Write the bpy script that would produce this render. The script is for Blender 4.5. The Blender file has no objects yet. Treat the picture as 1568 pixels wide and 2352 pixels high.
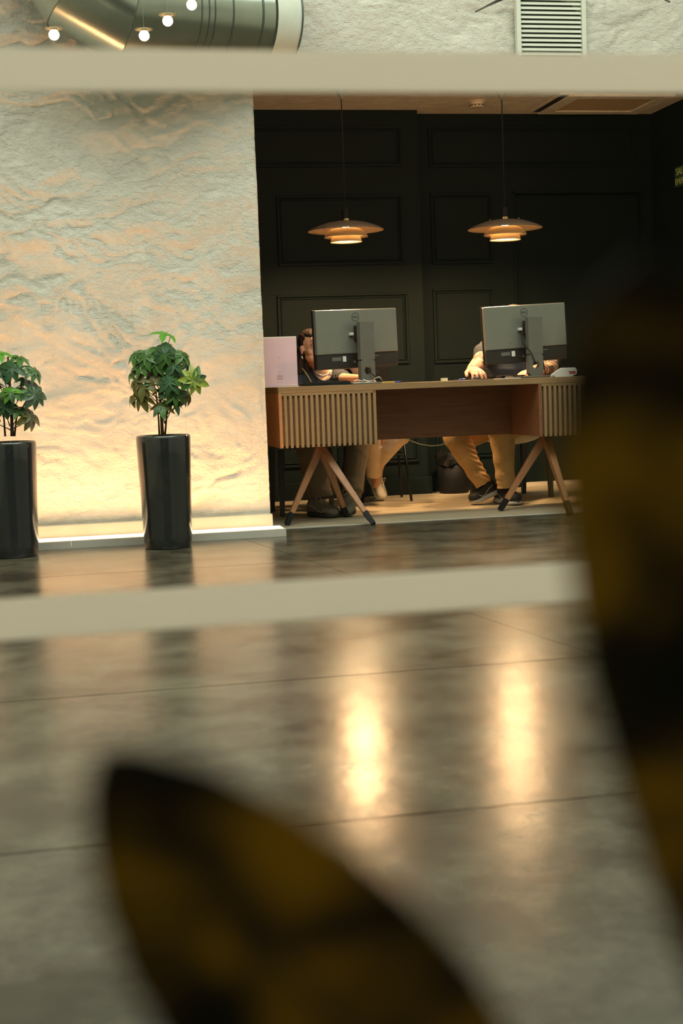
import bpy, bmesh, math, random
import numpy as np
from mathutils import Vector, Matrix, Euler
from math import radians, sin, cos, pi, tan, sqrt, atan2

S = bpy.context.scene
COL = S.collection
# ------------------------------------------------------------------ camera
F_PX, CAM_H = 3267.0, 0.765
YAW, PITCH, ROLL = radians(11.3), radians(5.2), radians(2.1)
_f0 = np.array([sin(YAW), cos(YAW), 0.0])
_D = cos(PITCH) * _f0 - sin(PITCH) * np.array([0, 0, 1.0])
_r0 = np.array([cos(YAW), -sin(YAW), 0.0])
_u0 = np.cross(_r0, _D)
_R = cos(ROLL) * _r0 - sin(ROLL) * _u0
_U = sin(ROLL) * _r0 + cos(ROLL) * _u0
_C = np.array([0, 0, CAM_H])
cam_data = bpy.data.cameras.new('camera')
cam = bpy.data.objects.new('camera', cam_data)
COL.objects.link(cam)
cam.matrix_world = Matrix(((_R[0], _U[0], -_D[0], 0), (_R[1], _U[1], -_D[1], 0), (_R[2], _U[2], -_D[2], CAM_H), (0, 0, 0, 1)))
cam_data.sensor_fit = 'HORIZONTAL'
cam_data.sensor_width = 24.0
cam_data.lens = F_PX / 1568.0 * 24.0
cam_data.clip_start = 0.02
cam_data.dof.use_dof = True
cam_data.dof.focus_distance = 8.0
cam_data.dof.aperture_fstop = 4.6
S.camera = cam

# ------------------------------------------------------------------ world and light
world = bpy.data.worlds.new('world')
S.world = world
world.use_nodes = True
world.node_tree.nodes['Background'].inputs[0].default_value = (0.55, 0.62, 0.55, 1)
world.node_tree.nodes['Background'].inputs[1].default_value = 0.35
S.view_settings.view_transform = 'Standard'
S.view_settings.look = 'None'
S.view_settings.gamma = 1.0
S.view_settings.use_curve_mapping = False
S.view_settings.exposure = 0.0
S.cycles.use_denoising = True
S.cycles.max_bounces = 8
S.cycles.diffuse_bounces = 4
S.cycles.glossy_bounces = 4
S.cycles.transmission_bounces = 6
S.cycles.transparent_max_bounces = 8
S.cycles.caustics_reflective = False
S.cycles.caustics_refractive = False
S.cycles.sample_clamp_indirect = 4.0


def area(name, loc, aim, sx, sy, power, col):
    l = bpy.data.lights.new(name, 'AREA')
    l.shape = 'RECTANGLE'; l.size = sx; l.size_y = sy; l.energy = power; l.color = col
    o = bpy.data.objects.new(name, l); COL.objects.link(o)
    o.location = loc
    o.rotation_euler = (Vector(aim) - Vector(loc)).to_track_quat('-Z', 'Y').to_euler()
    return o


SKY = area('skylight_glow', (1.2, 4.4, 4.5), (1.2, 4.4, 0), 6.0, 3.4, 290, (0.93, 1.0, 0.91))
LED = area('led_glow', (-0.195, 7.175, 0.040), (-0.195, 7.225, 0.50), 2.63, 0.05, 21, (1.0, 0.47, 0.20))
LED.data.spread = radians(122)
CEIL_FILL = area('alcove_ceiling_fill', (2.4, 7.58, 2.38), (2.4, 7.95, 2.53), 3.0, 0.06, 9, (1.0, 0.62, 0.34))  # unseen uplight added behind the lintel to brighten the alcove ceiling


def P(px, py, Y):
    v = _D + _R * (px - 784) / F_PX - _U * (py - 1176) / F_PX
    return Vector(_C + v * (Y / v[1]))


def G(px, py, z=0.0):
    v = _D + _R * (px - 784) / F_PX - _U * (py - 1176) / F_PX
    return Vector(_C + v * ((z - CAM_H) / v[2]))


# ------------------------------------------------------------------ materials
def principled(name):
    m = bpy.data.materials.new(name); m.use_nodes = True
    nt = m.node_tree
    return m, nt, nt.nodes['Principled BSDF']


def mat(name, col, rough=0.6, var=0.12, scale=12.0, metal=0.0, bump=0.0, bscale=60.0, spec=0.5, stretch=None, emit=None, estr=0.0, coat=0.0, sheen=0.0, trans=0.0):
    m, nt, b = principled(name)
    N, L = nt.nodes, nt.links
    tc = N.new('ShaderNodeTexCoord')
    mp = N.new('ShaderNodeMapping')
    if stretch: mp.inputs['Scale'].default_value = stretch
    L.new(tc.outputs['Object'], mp.inputs['Vector'])
    no = N.new('ShaderNodeTexNoise'); no.inputs['Scale'].default_value = scale; no.inputs['Detail'].default_value = 5
    L.new(mp.outputs['Vector'], no.inputs['Vector'])
    rp = N.new('ShaderNodeValToRGB')
    a = [max(0, c * (1 - var)) for c in col]; c2 = [min(1, c * (1 + var)) for c in col]
    rp.color_ramp.elements[0].color = (*a, 1); rp.color_ramp.elements[1].color = (*c2, 1)
    rp.color_ramp.elements[0].position = 0.3; rp.color_ramp.elements[1].position = 0.7
    L.new(no.outputs['Fac'], rp.inputs['Fac'])
    L.new(rp.outputs['Color'], b.inputs['Base Color'])
    b.inputs['Roughness'].default_value = rough
    b.inputs['Metallic'].default_value = metal
    b.inputs['Specular IOR Level'].default_value = spec
    b.inputs['Coat Weight'].default_value = coat
    b.inputs['Sheen Weight'].default_value = sheen
    if trans: b.inputs['Subsurface Weight'].default_value = trans
    if emit:
        b.inputs['Emission Color'].default_value = (*emit, 1); b.inputs['Emission Strength'].default_value = estr
    if bump:
        n2 = N.new('ShaderNodeTexNoise'); n2.inputs['Scale'].default_value = bscale; n2.inputs['Detail'].default_value = 6
        L.new(mp.outputs['Vector'], n2.inputs['Vector'])
        bp = N.new('ShaderNodeBump'); bp.inputs['Strength'].default_value = bump; bp.inputs['Distance'].default_value = 0.01
        L.new(n2.outputs['Fac'], bp.inputs['Height']); L.new(bp.outputs['Normal'], b.inputs['Normal'])
    return m


def wood(name, c1, c2, rough=0.45, along='x', sc=7.0):
    m, nt, b = principled(name)
    N, L = nt.nodes, nt.links
    tc = N.new('ShaderNodeTexCoord'); mp = N.new('ShaderNodeMapping')
    st = {'x': (0.6, 9, 9), 'z': (9, 9, 0.6), 'y': (9, 0.6, 9)}[along]
    mp.inputs['Scale'].default_value = st
    L.new(tc.outputs['Object'], mp.inputs['Vector'])
    no = N.new('ShaderNodeTexNoise'); no.inputs['Scale'].default_value = sc; no.inputs['Detail'].default_value = 8; no.inputs['Distortion'].default_value = 0.6
    L.new(mp.outputs['Vector'], no.inputs['Vector'])
    rp = N.new('ShaderNodeValToRGB')
    rp.color_ramp.elements[0].color = (*c1, 1); rp.color_ramp.elements[1].color = (*c2, 1)
    rp.color_ramp.elements[0].position = 0.32; rp.color_ramp.elements[1].position = 0.68
    L.new(no.outputs['Fac'], rp.inputs['Fac']); L.new(rp.outputs['Color'], b.inputs['Base Color'])
    b.inputs['Roughness'].default_value = rough
    bp = N.new('ShaderNodeBump'); bp.inputs['Strength'].default_value = 0.12; bp.inputs['Distance'].default_value = 0.004
    L.new(no.outputs['Fac'], bp.inputs['Height']); L.new(bp.outputs['Normal'], b.inputs['Normal'])
    return m


def emission(name, col, s):
    m = bpy.data.materials.new(name); m.use_nodes = True
    nt = m.node_tree; nt.nodes.clear()
    e = nt.nodes.new('ShaderNodeEmission'); e.inputs[0].default_value = (*col, 1); e.inputs[1].default_value = s
    o = nt.nodes.new('ShaderNodeOutputMaterial'); nt.links.new(e.outputs[0], o.inputs[0])
    return m


def glass_mat():
    m = bpy.data.materials.new('window_glass'); m.use_nodes = True
    nt = m.node_tree; nt.nodes.clear(); N, L = nt.nodes, nt.links
    o = N.new('ShaderNodeOutputMaterial'); mx = N.new('ShaderNodeMixShader')
    t = N.new('ShaderNodeBsdfTransparent'); t.inputs[0].default_value = (0.97, 0.985, 0.96, 1)
    g = N.new('ShaderNodeBsdfGlossy'); g.inputs['Roughness'].default_value = 0.0
    fr = N.new('ShaderNodeFresnel'); fr.inputs['IOR'].default_value = 1.5
    ge = N.new('ShaderNodeNewGeometry')
    L.new(fr.outputs[0], mx.inputs[0]); L.new(t.outputs[0], mx.inputs[1]); L.new(g.outputs[0], mx.inputs[2])
    L.new(mx.outputs[0], o.inputs[0])
    return m


def film_mat():
    m = bpy.data.materials.new('frosted_film'); m.use_nodes = True
    nt = m.node_tree; nt.nodes.clear(); N, L = nt.nodes, nt.links
    o = N.new('ShaderNodeOutputMaterial'); mx = N.new('ShaderNodeMixShader'); mx.inputs[0].default_value = 0.12
    t = N.new('ShaderNodeBsdfTranslucent'); d = N.new('ShaderNodeBsdfDiffuse')
    no = N.new('ShaderNodeTexNoise'); no.inputs['Scale'].default_value = 90
    rp = N.new('ShaderNodeValToRGB'); rp.color_ramp.elements[0].color = (0.92, 0.86, 0.77, 1); rp.color_ramp.elements[1].color = (0.96, 0.90, 0.81, 1)
    L.new(no.outputs['Fac'], rp.inputs['Fac']); L.new(rp.outputs[0], t.inputs[0]); d.inputs[0].default_value = (0.8, 0.8, 0.75, 1)
    L.new(t.outputs[0], mx.inputs[1]); L.new(d.outputs[0], mx.inputs[2]); L.new(mx.outputs[0], o.inputs[0])
    return m


def plaster_mat():
    m, nt, b = principled('rough_plaster')
    N, L = nt.nodes, nt.links
    tc = N.new('ShaderNodeTexCoord')
    n1 = N.new('ShaderNodeTexNoise'); n1.inputs['Scale'].default_value = 2.2; n1.inputs['Detail'].default_value = 6
    L.new(tc.outputs['Object'], n1.inputs['Vector'])
    rp = N.new('ShaderNodeValToRGB')
    rp.color_ramp.elements[0].color = (0.70, 0.655, 0.56, 1); rp.color_ramp.elements[1].color = (0.80, 0.77, 0.68, 1)
    rp.color_ramp.elements[0].position = 0.3; rp.color_ramp.elements[1].position = 0.7
    L.new(n1.outputs['Fac'], rp.inputs['Fac']); L.new(rp.outputs[0], b.inputs['Base Color'])
    b.inputs['Roughness'].default_value = 0.9; b.inputs['Specular IOR Level'].default_value = 0.15
    mp = N.new('ShaderNodeMapping'); mp.inputs['Rotation'].default_value = (0, 0.5, 0); mp.inputs['Scale'].default_value = (1, 1, 1.7)
    L.new(tc.outputs['Object'], mp.inputs['Vector'])
    n2 = N.new('ShaderNodeTexNoise'); n2.inputs['Scale'].default_value = 26; n2.inputs['Detail'].default_value = 9; n2.inputs['Roughness'].default_value = 0.65; n2.inputs['Distortion'].default_value = 0.8
    L.new(mp.outputs[0], n2.inputs['Vector'])
    n3 = N.new('ShaderNodeTexNoise'); n3.inputs['Scale'].default_value = 160; n3.inputs['Detail'].default_value = 3
    L.new(tc.outputs['Object'], n3.inputs['Vector'])
    b1 = N.new('ShaderNodeBump'); b1.inputs['Strength'].default_value = 0.8; b1.inputs['Distance'].default_value = 0.018
    b2 = N.new('ShaderNodeBump'); b2.inputs['Strength'].default_value = 0.8; b2.inputs['Distance'].default_value = 0.004
    L.new(n2.outputs['Fac'], b1.inputs['Height']); L.new(n3.outputs['Fac'], b2.inputs['Height'])
    L.new(b1.outputs[0], b2.inputs['Normal']); L.new(b2.outputs[0], b.inputs['Normal'])
    return m


def concrete_mat():
    m, nt, b = principled('polished_concrete')
    N, L = nt.nodes, nt.links
    ge = N.new('ShaderNodeNewGeometry')
    n4 = N.new('ShaderNodeTexNoise'); n4.inputs['Scale'].default_value = 2.5; n4.inputs['Detail'].default_value = 3; L.new(ge.outputs['Position'], n4.inputs['Vector'])
    n1 = N.new('ShaderNodeTexNoise'); n1.inputs['Scale'].default_value = 3.2; n1.inputs['Detail'].default_value = 9; n1.inputs['Roughness'].default_value = 0.68; n1.inputs['Distortion'].default_value = 0.15
    L.new(ge.outputs['Position'], n1.inputs['Vector'])
    rp = N.new('ShaderNodeValToRGB')
    rp.color_ramp.elements[0].color = (0.038, 0.033, 0.021, 1); rp.color_ramp.elements[1].color = (0.135, 0.125, 0.088, 1)
    rp.color_ramp.elements[0].position = 0.38; rp.color_ramp.elements[1].position = 0.62
    L.new(n1.outputs['Fac'], rp.inputs['Fac'])
    n2 = N.new('ShaderNodeTexNoise'); n2.inputs['Scale'].default_value = 35; n2.inputs['Detail'].default_value = 6
    L.new(ge.outputs['Position'], n2.inputs['Vector'])
    mx = N.new('ShaderNodeMix'); mx.data_type = 'RGBA'; mx.blend_type = 'OVERLAY'; mx.inputs[0].default_value = 0.35
    L.new(rp.outputs[0], mx.inputs[6]); L.new(n2.outputs['Fac'], mx.inputs[7]); L.new(mx.outputs[2], b.inputs['Base Color'])
    mr = N.new('ShaderNodeMapRange'); mr.inputs[1].default_value = 0.3; mr.inputs[2].default_value = 0.7
    mr.inputs[3].default_value = 0.215; mr.inputs[4].default_value = 0.265
    L.new(n4.outputs['Fac'], mr.inputs[0]); L.new(mr.outputs[0], b.inputs['Roughness'])
    b.inputs['Specular IOR Level'].default_value = 0.75
    bp = N.new('ShaderNodeBump'); bp.inputs['Strength'].default_value = 0.22; bp.inputs['Distance'].default_value = 0.004
    n3 = N.new('ShaderNodeTexNoise'); n3.inputs['Scale'].default_value = 14; n3.inputs['Detail'].default_value = 4
    L.new(ge.outputs['Position'], n3.inputs['Vector'])
    L.new(n3.outputs['Fac'], bp.inputs['Height']); L.new(bp.outputs[0], b.inputs['Normal'])
    return m


def croton_mat():
    m, nt, b = principled('croton_leaf')
    N, L = nt.nodes, nt.links
    tc = N.new('ShaderNodeTexCoord')
    n1 = N.new('ShaderNodeTexNoise'); n1.inputs['Scale'].default_value = 24; n1.inputs['Detail'].default_value = 2; n1.inputs['Distortion'].default_value = 0.4
    L.new(tc.outputs['Object'], n1.inputs['Vector'])
    rp = N.new('ShaderNodeValToRGB')
    e = rp.color_ramp.elements
    e[0].color = (0.018, 0.018, 0.002, 1); e[0].position = 0.36
    e[1].color = (0.5, 0.3, 0.003, 1); e[1].position = 0.62
    k = e.new(0.48); k.color = (0.08, 0.04, 0.002, 1)
    L.new(n1.outputs['Fac'], rp.inputs['Fac']); L.new(rp.outputs[0], b.inputs['Base Color'])
    b.inputs['Roughness'].default_value = 0.5
    out = [n for n in N if n.type == 'OUTPUT_MATERIAL'][0]
    tr = N.new('ShaderNodeBsdfTranslucent'); L.new(rp.outputs[0], tr.inputs[0])
    mx = N.new('ShaderNodeMixShader'); mx.inputs[0].default_value = 0.4
    L.new(b.outputs[0], mx.inputs[1]); L.new(tr.outputs[0], mx.inputs[2]); L.new(mx.outputs[0], out.inputs[0])
    return m


M = {}
M['plaster'] = plaster_mat()
M['concrete'] = concrete_mat()
M['glass'] = glass_mat()
M['film'] = film_mat()
M['croton'] = croton_mat()
M['white_wall'] = mat('white_wall', (0.62, 0.6, 0.5), 0.85)
M['green_wall'] = mat('dark_green_wall', (0.0065, 0.0125, 0.0112), 0.65, 0.08, 4, spec=0.12)
M['ceiling_white'] = mat('ceiling_white', (0.84, 0.77, 0.64), 0.9)
M['base_white'] = mat('cream_skirting', (0.72, 0.62, 0.47), 0.5, 0.05)
M['alu'] = mat('brushed_profile', (0.6, 0.57, 0.5), 0.4, 0.04)
M['duct'] = mat('galvanised_duct', (0.42, 0.46, 0.40), 0.24, 0.12, 5, metal=1.0, bump=0.03, bscale=18)
M['duct_dark'] = mat('duct_seam', (0.12, 0.15, 0.14), 0.4, 0.1, metal=0.8)
M['vent'] = mat('vent_white', (0.66, 0.68, 0.58), 0.5, 0.04)
M['vent_dark'] = mat('vent_shadow_gap', (0.05, 0.045, 0.04), 0.8)
M['oak'] = wood('desk_oak', (0.26, 0.15, 0.065), (0.36, 0.22, 0.10), 0.5, 'x')
M['oak_v'] = wood('desk_oak_upright', (0.27, 0.165, 0.075), (0.37, 0.235, 0.11), 0.5, 'z')
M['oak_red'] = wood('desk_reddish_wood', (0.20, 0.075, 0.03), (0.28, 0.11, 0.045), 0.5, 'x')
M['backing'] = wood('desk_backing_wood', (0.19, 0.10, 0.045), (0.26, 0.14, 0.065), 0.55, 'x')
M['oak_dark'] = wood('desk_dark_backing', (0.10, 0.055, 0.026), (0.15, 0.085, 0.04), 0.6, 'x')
M['oak_led_lit'] = wood('desk_oak_led_lit', (0.50, 0.21, 0.08), (0.58, 0.26, 0.10), 0.5, 'x')  # oak with the orange light of the LED strip put into its colour
M['leg_wood'] = wood('desk_leg_wood', (0.34, 0.15, 0.065), (0.43, 0.2, 0.09), 0.45, 'z')
M['plank'] = wood('pale_floor_plank', (0.44, 0.36, 0.23), (0.58, 0.49, 0.34), 0.36, 'x', 3)
M['black'] = mat('black_plastic', (0.008, 0.008, 0.008), 0.6, 0.2, spec=0.25)
M['black_wood'] = mat('black_lacquered_wood', (0.01, 0.01, 0.009), 0.4, 0.2)
M['dark_bar'] = mat('dark_brown_plastic', (0.022, 0.018, 0.014), 0.5, 0.1)
M['silver'] = mat('silver_grey_plastic', (0.23, 0.235, 0.20), 0.38, 0.04, metal=0.35)
M['silver2'] = mat('stand_grey_plastic', (0.17, 0.165, 0.14), 0.42, 0.04, metal=0.3)
M['logo'] = mat('dark_print', (0.02, 0.022, 0.02), 0.5)
M['pink'] = mat('pink_card', (0.76, 0.52, 0.58), 0.5, 0.03)
M['pink_print'] = mat('rose_brown_print', (0.36, 0.20, 0.20), 0.6, 0.03)
M['acrylic'] = mat('pale_acrylic_edge', (0.8, 0.72, 0.62), 0.2, 0.03)
M['white'] = mat('white_plastic', (0.75, 0.73, 0.68), 0.4, 0.03)
M['paper'] = mat('white_paper', (0.8, 0.78, 0.72), 0.7, 0.03)
M['cream'] = mat('cream_note_paper', (0.82, 0.74, 0.48), 0.7, 0.03)
M['red'] = mat('red_band', (0.5, 0.07, 0.05), 0.5, 0.03)
M['blue'] = mat('blue_plastic', (0.05, 0.07, 0.5), 0.4, 0.05)
M['yellow'] = mat('yellow_pencil', (0.7, 0.45, 0.08), 0.5, 0.05)
M['skin'] = mat('skin', (0.62, 0.36, 0.22), 0.5, 0.06, 30, trans=0.08)
M['hair'] = mat('dark_brown_hair', (0.022, 0.010, 0.006), 0.5, 0.4, 60, stretch=(1, 1, 0.25), bump=0.5, bscale=120)
M['lips'] = mat('lips', (0.45, 0.17, 0.13), 0.4)
M['eye_white'] = mat('eye_white', (0.75, 0.7, 0.62), 0.2, 0.02)
M['iris'] = mat('eye_iris', (0.03, 0.02, 0.012), 0.2)
M['tee'] = mat('slate_grey_jersey', (0.032, 0.035, 0.042), 0.9, 0.12, 20, bump=0.2, bscale=25)
M['tee_dark'] = mat('navy_jersey_trim', (0.022, 0.032, 0.045), 0.9, 0.1)
M['black_knit'] = mat('black_knit', (0.005, 0.005, 0.006), 0.95, 0.2, spec=0.1)
M['gold'] = mat('yellow_cord', (0.7, 0.5, 0.15), 0.5)
M['pearl'] = mat('white_beads', (0.85, 0.8, 0.7), 0.3)
M['olive'] = mat('olive_brown_trouser_cloth', (0.17, 0.125, 0.075), 0.95, 0.1, 18, bump=0.3, bscale=20)
M['creamcloth'] = mat('cream_trouser_cloth', (0.74, 0.57, 0.37), 0.95, 0.06, 18, bump=0.3, bscale=20)
M['tan'] = mat('tan_chino_cloth', (0.50, 0.30, 0.115), 0.95, 0.08, 18, bump=0.35, bscale=24)
M['shoe_white'] = mat('cream_leather', (0.72, 0.66, 0.54), 0.5, 0.05)
M['shoe_grey'] = mat('taupe_suede', (0.16, 0.135, 0.10), 0.9, 0.15, 30)
M['shoe_black'] = mat('black_mesh', (0.012, 0.012, 0.012), 0.7, 0.2)
M['sole_white'] = mat('off_white_rubber', (0.5, 0.48, 0.43), 0.6, 0.05)
M['sole_dark'] = mat('dark_rubber', (0.03, 0.027, 0.022), 0.7, 0.1)
M['lace_w'] = mat('white_lace', (0.72, 0.66, 0.52), 0.8)
M['lace_g'] = mat('grey_lace', (0.3, 0.27, 0.21), 0.8)
M['lace_b'] = mat('black_lace', (0.03, 0.03, 0.03), 0.8)
M['ink'] = mat('tattoo_ink', (0.13, 0.10, 0.075), 0.6)
M['shell'] = mat('pale_seat_shell', (0.55, 0.52, 0.36), 0.4, 0.03)
M['pot'] = mat('glossy_black_glaze', (0.018, 0.022, 0.022), 0.13, 0.15, 3, coat=0.4, spec=0.6)
M['soil'] = mat('dark_soil', (0.03, 0.02, 0.012), 0.95, 0.4, 40)
M['bark'] = mat('brown_stem', (0.10, 0.055, 0.03), 0.8, 0.3, 40)
M['leaf0'] = mat('leaf_mid_green', (0.055, 0.15, 0.022), 0.38, 0.25, 25, spec=0.5)
M['leaf1'] = mat('leaf_deep_green', (0.025, 0.085, 0.025), 0.35, 0.25, 25, spec=0.5)
M['leaf2'] = mat('leaf_olive', (0.11, 0.105, 0.018), 0.4, 0.25, 25)
M['leaf3'] = mat('leaf_yellow_green', (0.30, 0.38, 0.05), 0.4, 0.2, 25)
M['leaf4'] = mat('leaf_fresh_green', (0.10, 0.30, 0.02), 0.4, 0.2, 25)
M['bulb'] = emission('reflected_bulb_glow', (1.0, 0.86, 0.6), 3.2)  # glow of the bulbs that are reflections in the pane
M['led'] = emission('led_strip_glow', (1.0, 0.72, 0.42), 4.0)
M['lampbulb'] = emission('pendant_bulb_glow', (1.0, 0.8, 0.62), 8.0)
M['shade_top'] = mat('pendant_top_shade', (0.12, 0.095, 0.075), 0.4, 0.05)
M['shade_in'] = mat('pendant_cream_shade', (0.72, 0.55, 0.32), 0.5, 0.03)
M['brass'] = mat('brass', (0.75, 0.5, 0.18), 0.25, 0.05, metal=1.0)
M['sign_green'] = mat('dark_green_sign', (0.05, 0.12, 0.05), 0.5)
M['sign_text'] = mat('pale_green_lettering', (0.6, 0.7, 0.3), 0.5)
M['fan'] = mat('fan_brown_grey', (0.10, 0.08, 0.07), 0.5, 0.1)
M['bag'] = mat('black_bin_bag', (0.01, 0.009, 0.008), 0.2, 0.2, spec=0.8)
M['paving'] = mat('grey_paving', (0.17, 0.16, 0.14), 0.8, 0.3, 9)
M['facade'] = mat('facade_render', (0.22, 0.2, 0.17), 0.9, 0.2, 3)
M['black_metal'] = mat('black_metal', (0.01, 0.01, 0.01), 0.35, 0.1, metal=0.4)


# ------------------------------------------------------------------ mesh helpers
def wloc(o):
    v = Vector((0, 0, 0))
    while o is not None:
        v += o.location; o = o.parent
    return v


def props(o, label=None, cat=None, group=None, kind=None):
    if label: o['label'] = label
    if cat: o['category'] = cat
    if group: o['group'] = group
    if kind: o['kind'] = kind
    return o


def thing(name, label, cat, loc=(0, 0, 0), rz=0.0, group=None):
    o = bpy.data.objects.new(name, None); COL.objects.link(o)
    o.location = loc; o.rotation_euler = (0, 0, rz)
    return props(o, label, cat, group)


class MB:
    def __init__(s):
        s.v = []; s.f = []; s.m = []

    def add(s, verts, faces, mi=0):
        b = len(s.v)
        s.v += [tuple(v) for v in verts]
        s.f += [[b + i for i in f] for f in faces]
        s.m += [mi] * len(faces)
        return s

    def box(s, c, d, rot=None, mi=0):
        c = Vector(c); h = Vector(d) / 2
        R = rot.to_matrix() if isinstance(rot, Euler) else (Euler(rot).to_matrix() if rot else Matrix.Identity(3))
        vs = [c + R @ Vector((sx * h.x, sy * h.y, sz * h.z)) for sx in (-1, 1) for sy in (-1, 1) for sz in (-1, 1)]
        return s.add(vs, [(0, 1, 3, 2), (4, 6, 7, 5), (0, 4, 5, 1), (2, 3, 7, 6), (0, 2, 6, 4), (1, 5, 7, 3)], mi)

    def bb(s, x0, x1, y0, y1, z0, z1, mi=0):
        return s.box(((x0 + x1) / 2, (y0 + y1) / 2, (z0 + z1) / 2), (x1 - x0, y1 - y0, z1 - z0), None, mi)

    def bar(s, a, b, w0, d0, w1=None, d1=None, up=(0, 0, 1), mi=0):
        """square bar from a to b"""
        a, b = Vector(a), Vector(b); w1 = w0 if w1 is None else w1; d1 = d0 if d1 is None else d1
        z = (b - a).normalized(); u = Vector(up)
        x = u.cross(z)
        if x.length < 1e-4: x = Vector((1, 0, 0)).cross(z)
        x.normalize(); y = z.cross(x)
        vs = []
        for p, w, d in ((a, w0, d0), (b, w1, d1)):
            vs += [p + x * sx * w / 2 + y * sy * d / 2 for sx, sy in ((-1, -1), (1, -1), (1, 1), (-1, 1))]
        return s.add(vs, [(3, 2, 1, 0), (4, 5, 6, 7), (0, 1, 5, 4), (1, 2, 6, 5), (2, 3, 7, 6), (3, 0, 4, 7)], mi)

    def tube(s, pts, rad, n=10, caps=True, mi=0, flat=1.0):
        pts = [Vector(p) for p in pts]
        k = len(pts)
        rads = rad if isinstance(rad, (list, tuple)) else [rad] * k
        vs = []; prev = None
        for i, p in enumerate(pts):
            t = (pts[min(i + 1, k - 1)] - pts[max(i - 1, 0)]).normalized()
            if prev is None:
                a = Vector((0, 0, 1)) if abs(t.z) < 0.9 else Vector((1, 0, 0))
                x = a.cross(t).normalized()
            else:
                x = (prev - t * prev.dot(t)).normalized()
            prev = x; y = t.cross(x)
            for j in range(n):
                an = 2 * pi * j / n
                vs.append(p + (x * cos(an) + y * sin(an) * flat) * rads[i])
        fs = []
        for i in range(k - 1):
            for j in range(n):
                fs.append((i * n + j, i * n + (j + 1) % n, (i + 1) * n + (j + 1) % n, (i + 1) * n + j))
        if caps:
            fs.append(tuple(range(n - 1, -1, -1))); fs.append(tuple((k - 1) * n + j for j in range(n)))
        return s.add(vs, fs, mi)

    def lathe(s, prof, c=(0, 0, 0), n=32, closed=False, mi=0):
        c = Vector(c); vs = []; k = len(prof)
        for r, z in prof:
            for j in range(n):
                a = 2 * pi * j / n
                vs.append(c + Vector((r * cos(a), r * sin(a), z)))
        fs = []
        rng = k if closed else k - 1
        for i in range(rng):
            i2 = (i + 1) % k
            for j in range(n):
                fs.append((i * n + j, i * n + (j + 1) % n, i2 * n + (j + 1) % n, i2 * n + j))
        return s.add(vs, fs, mi)

    def ell(s, c, r, n=12, m=8, rot=None, mi=0):
        c = Vector(c); R = Euler(rot).to_matrix() if rot else Matrix.Identity(3)
        if not isinstance(r, (tuple, list)): r = (r, r, r)
        vs = [c + R @ Vector((0, 0, r[2]))]
        for i in range(1, m):
            t = pi * i / m
            for j in range(n):
                a = 2 * pi * j / n
                vs.append(c + R @ Vector((r[0] * sin(t) * cos(a), r[1] * sin(t) * sin(a), r[2] * cos(t))))
        vs.append(c + R @ Vector((0, 0, -r[2])))
        fs = [(0, 1 + j, 1 + (j + 1) % n) for j in range(n)]
        for i in range(m - 2):
            for j in range(n):
                a = 1 + i * n + j; b = 1 + i * n + (j + 1) % n
                fs.append((a, a + n, b + n, b))
        L = len(vs) - 1; q = 1 + (m - 2) * n
        fs += [(q + j, L, q + (j + 1) % n) for j in range(n)]
        return s.add(vs, fs, mi)

    def cap(s, a, ra, b, rb, n=14, mi=0):
        """tapered capsule"""
        a, b = Vector(a), Vector(b); t = (b - a); L = t.length
        if L < 1e-6: return s.ell(a, ra)
        t /= L
        pts = []; rr = []
        for k in (-1, -0.92, -0.7, -0.38): pts.append(a + t * ra * k); rr.append(ra * sqrt(max(0.0004, 1 - k * k)))
        pts.append(a); rr.append(ra); pts.append(b); rr.append(rb)
        for k in (0.38, 0.7, 0.92, 1): pts.append(b + t * rb * k); rr.append(rb * sqrt(max(0.0004, 1 - k * k)))
        return s.tube(pts, rr, n)

    def chain(s, pts):
        """pts: [(p, r), ...] -> overlapping capsules"""
        for (a, ra), (b, rb) in zip(pts, pts[1:]): s.cap(a, ra, b, rb)
        return s

    def build(s, name, m, parent=None, bevel=0.0, smooth=False, world=False, segs=2, loc=None, autosmooth=None):
        off = Vector((0, 0, 0))
        if world and parent is not None: off = wloc(parent)
        if loc is not None: off = off + Vector(loc)
        me = bpy.data.meshes.new(name)
        me.from_pydata([tuple(Vector(v) - off) for v in s.v], [], s.f)
        ms = m if isinstance(m, (list, tuple)) else [m]
        for x in ms: me.materials.append(x)
        if len(ms) > 1: me.polygons.foreach_set('material_index', s.m)
        if bevel > 0:
            bm = bmesh.new(); bm.from_mesh(me)
            ed = [e for e in bm.edges if len(e.link_faces) == 2 and e.calc_face_angle(0) > 0.6]
            bmesh.ops.bevel(bm, geom=ed, offset=bevel, segments=segs, affect='EDGES', profile=0.5)
            bm.to_mesh(me); bm.free()
        bm = bmesh.new(); bm.from_mesh(me)
        bmesh.ops.recalc_face_normals(bm, faces=bm.faces[:]); bm.to_mesh(me); bm.free()
        if smooth: me.polygons.foreach_set('use_smooth', [True] * len(me.polygons))
        me.update()
        o = bpy.data.objects.new(name, me); COL.objects.link(o)
        if parent is not None: o.parent = parent
        if loc is not None: o.location = loc
        return o


def dup(root, loc, rz=None):
    r = root.copy(); COL.objects.link(r); r.location = loc
    if rz is not None: r.rotation_euler = (0, 0, rz)
    for ch in list(root.children):
        c = ch.copy(); COL.objects.link(c); c.parent = r
        for g in list(ch.children):
            d = g.copy(); COL.objects.link(d); d.parent = c
    return r


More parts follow.
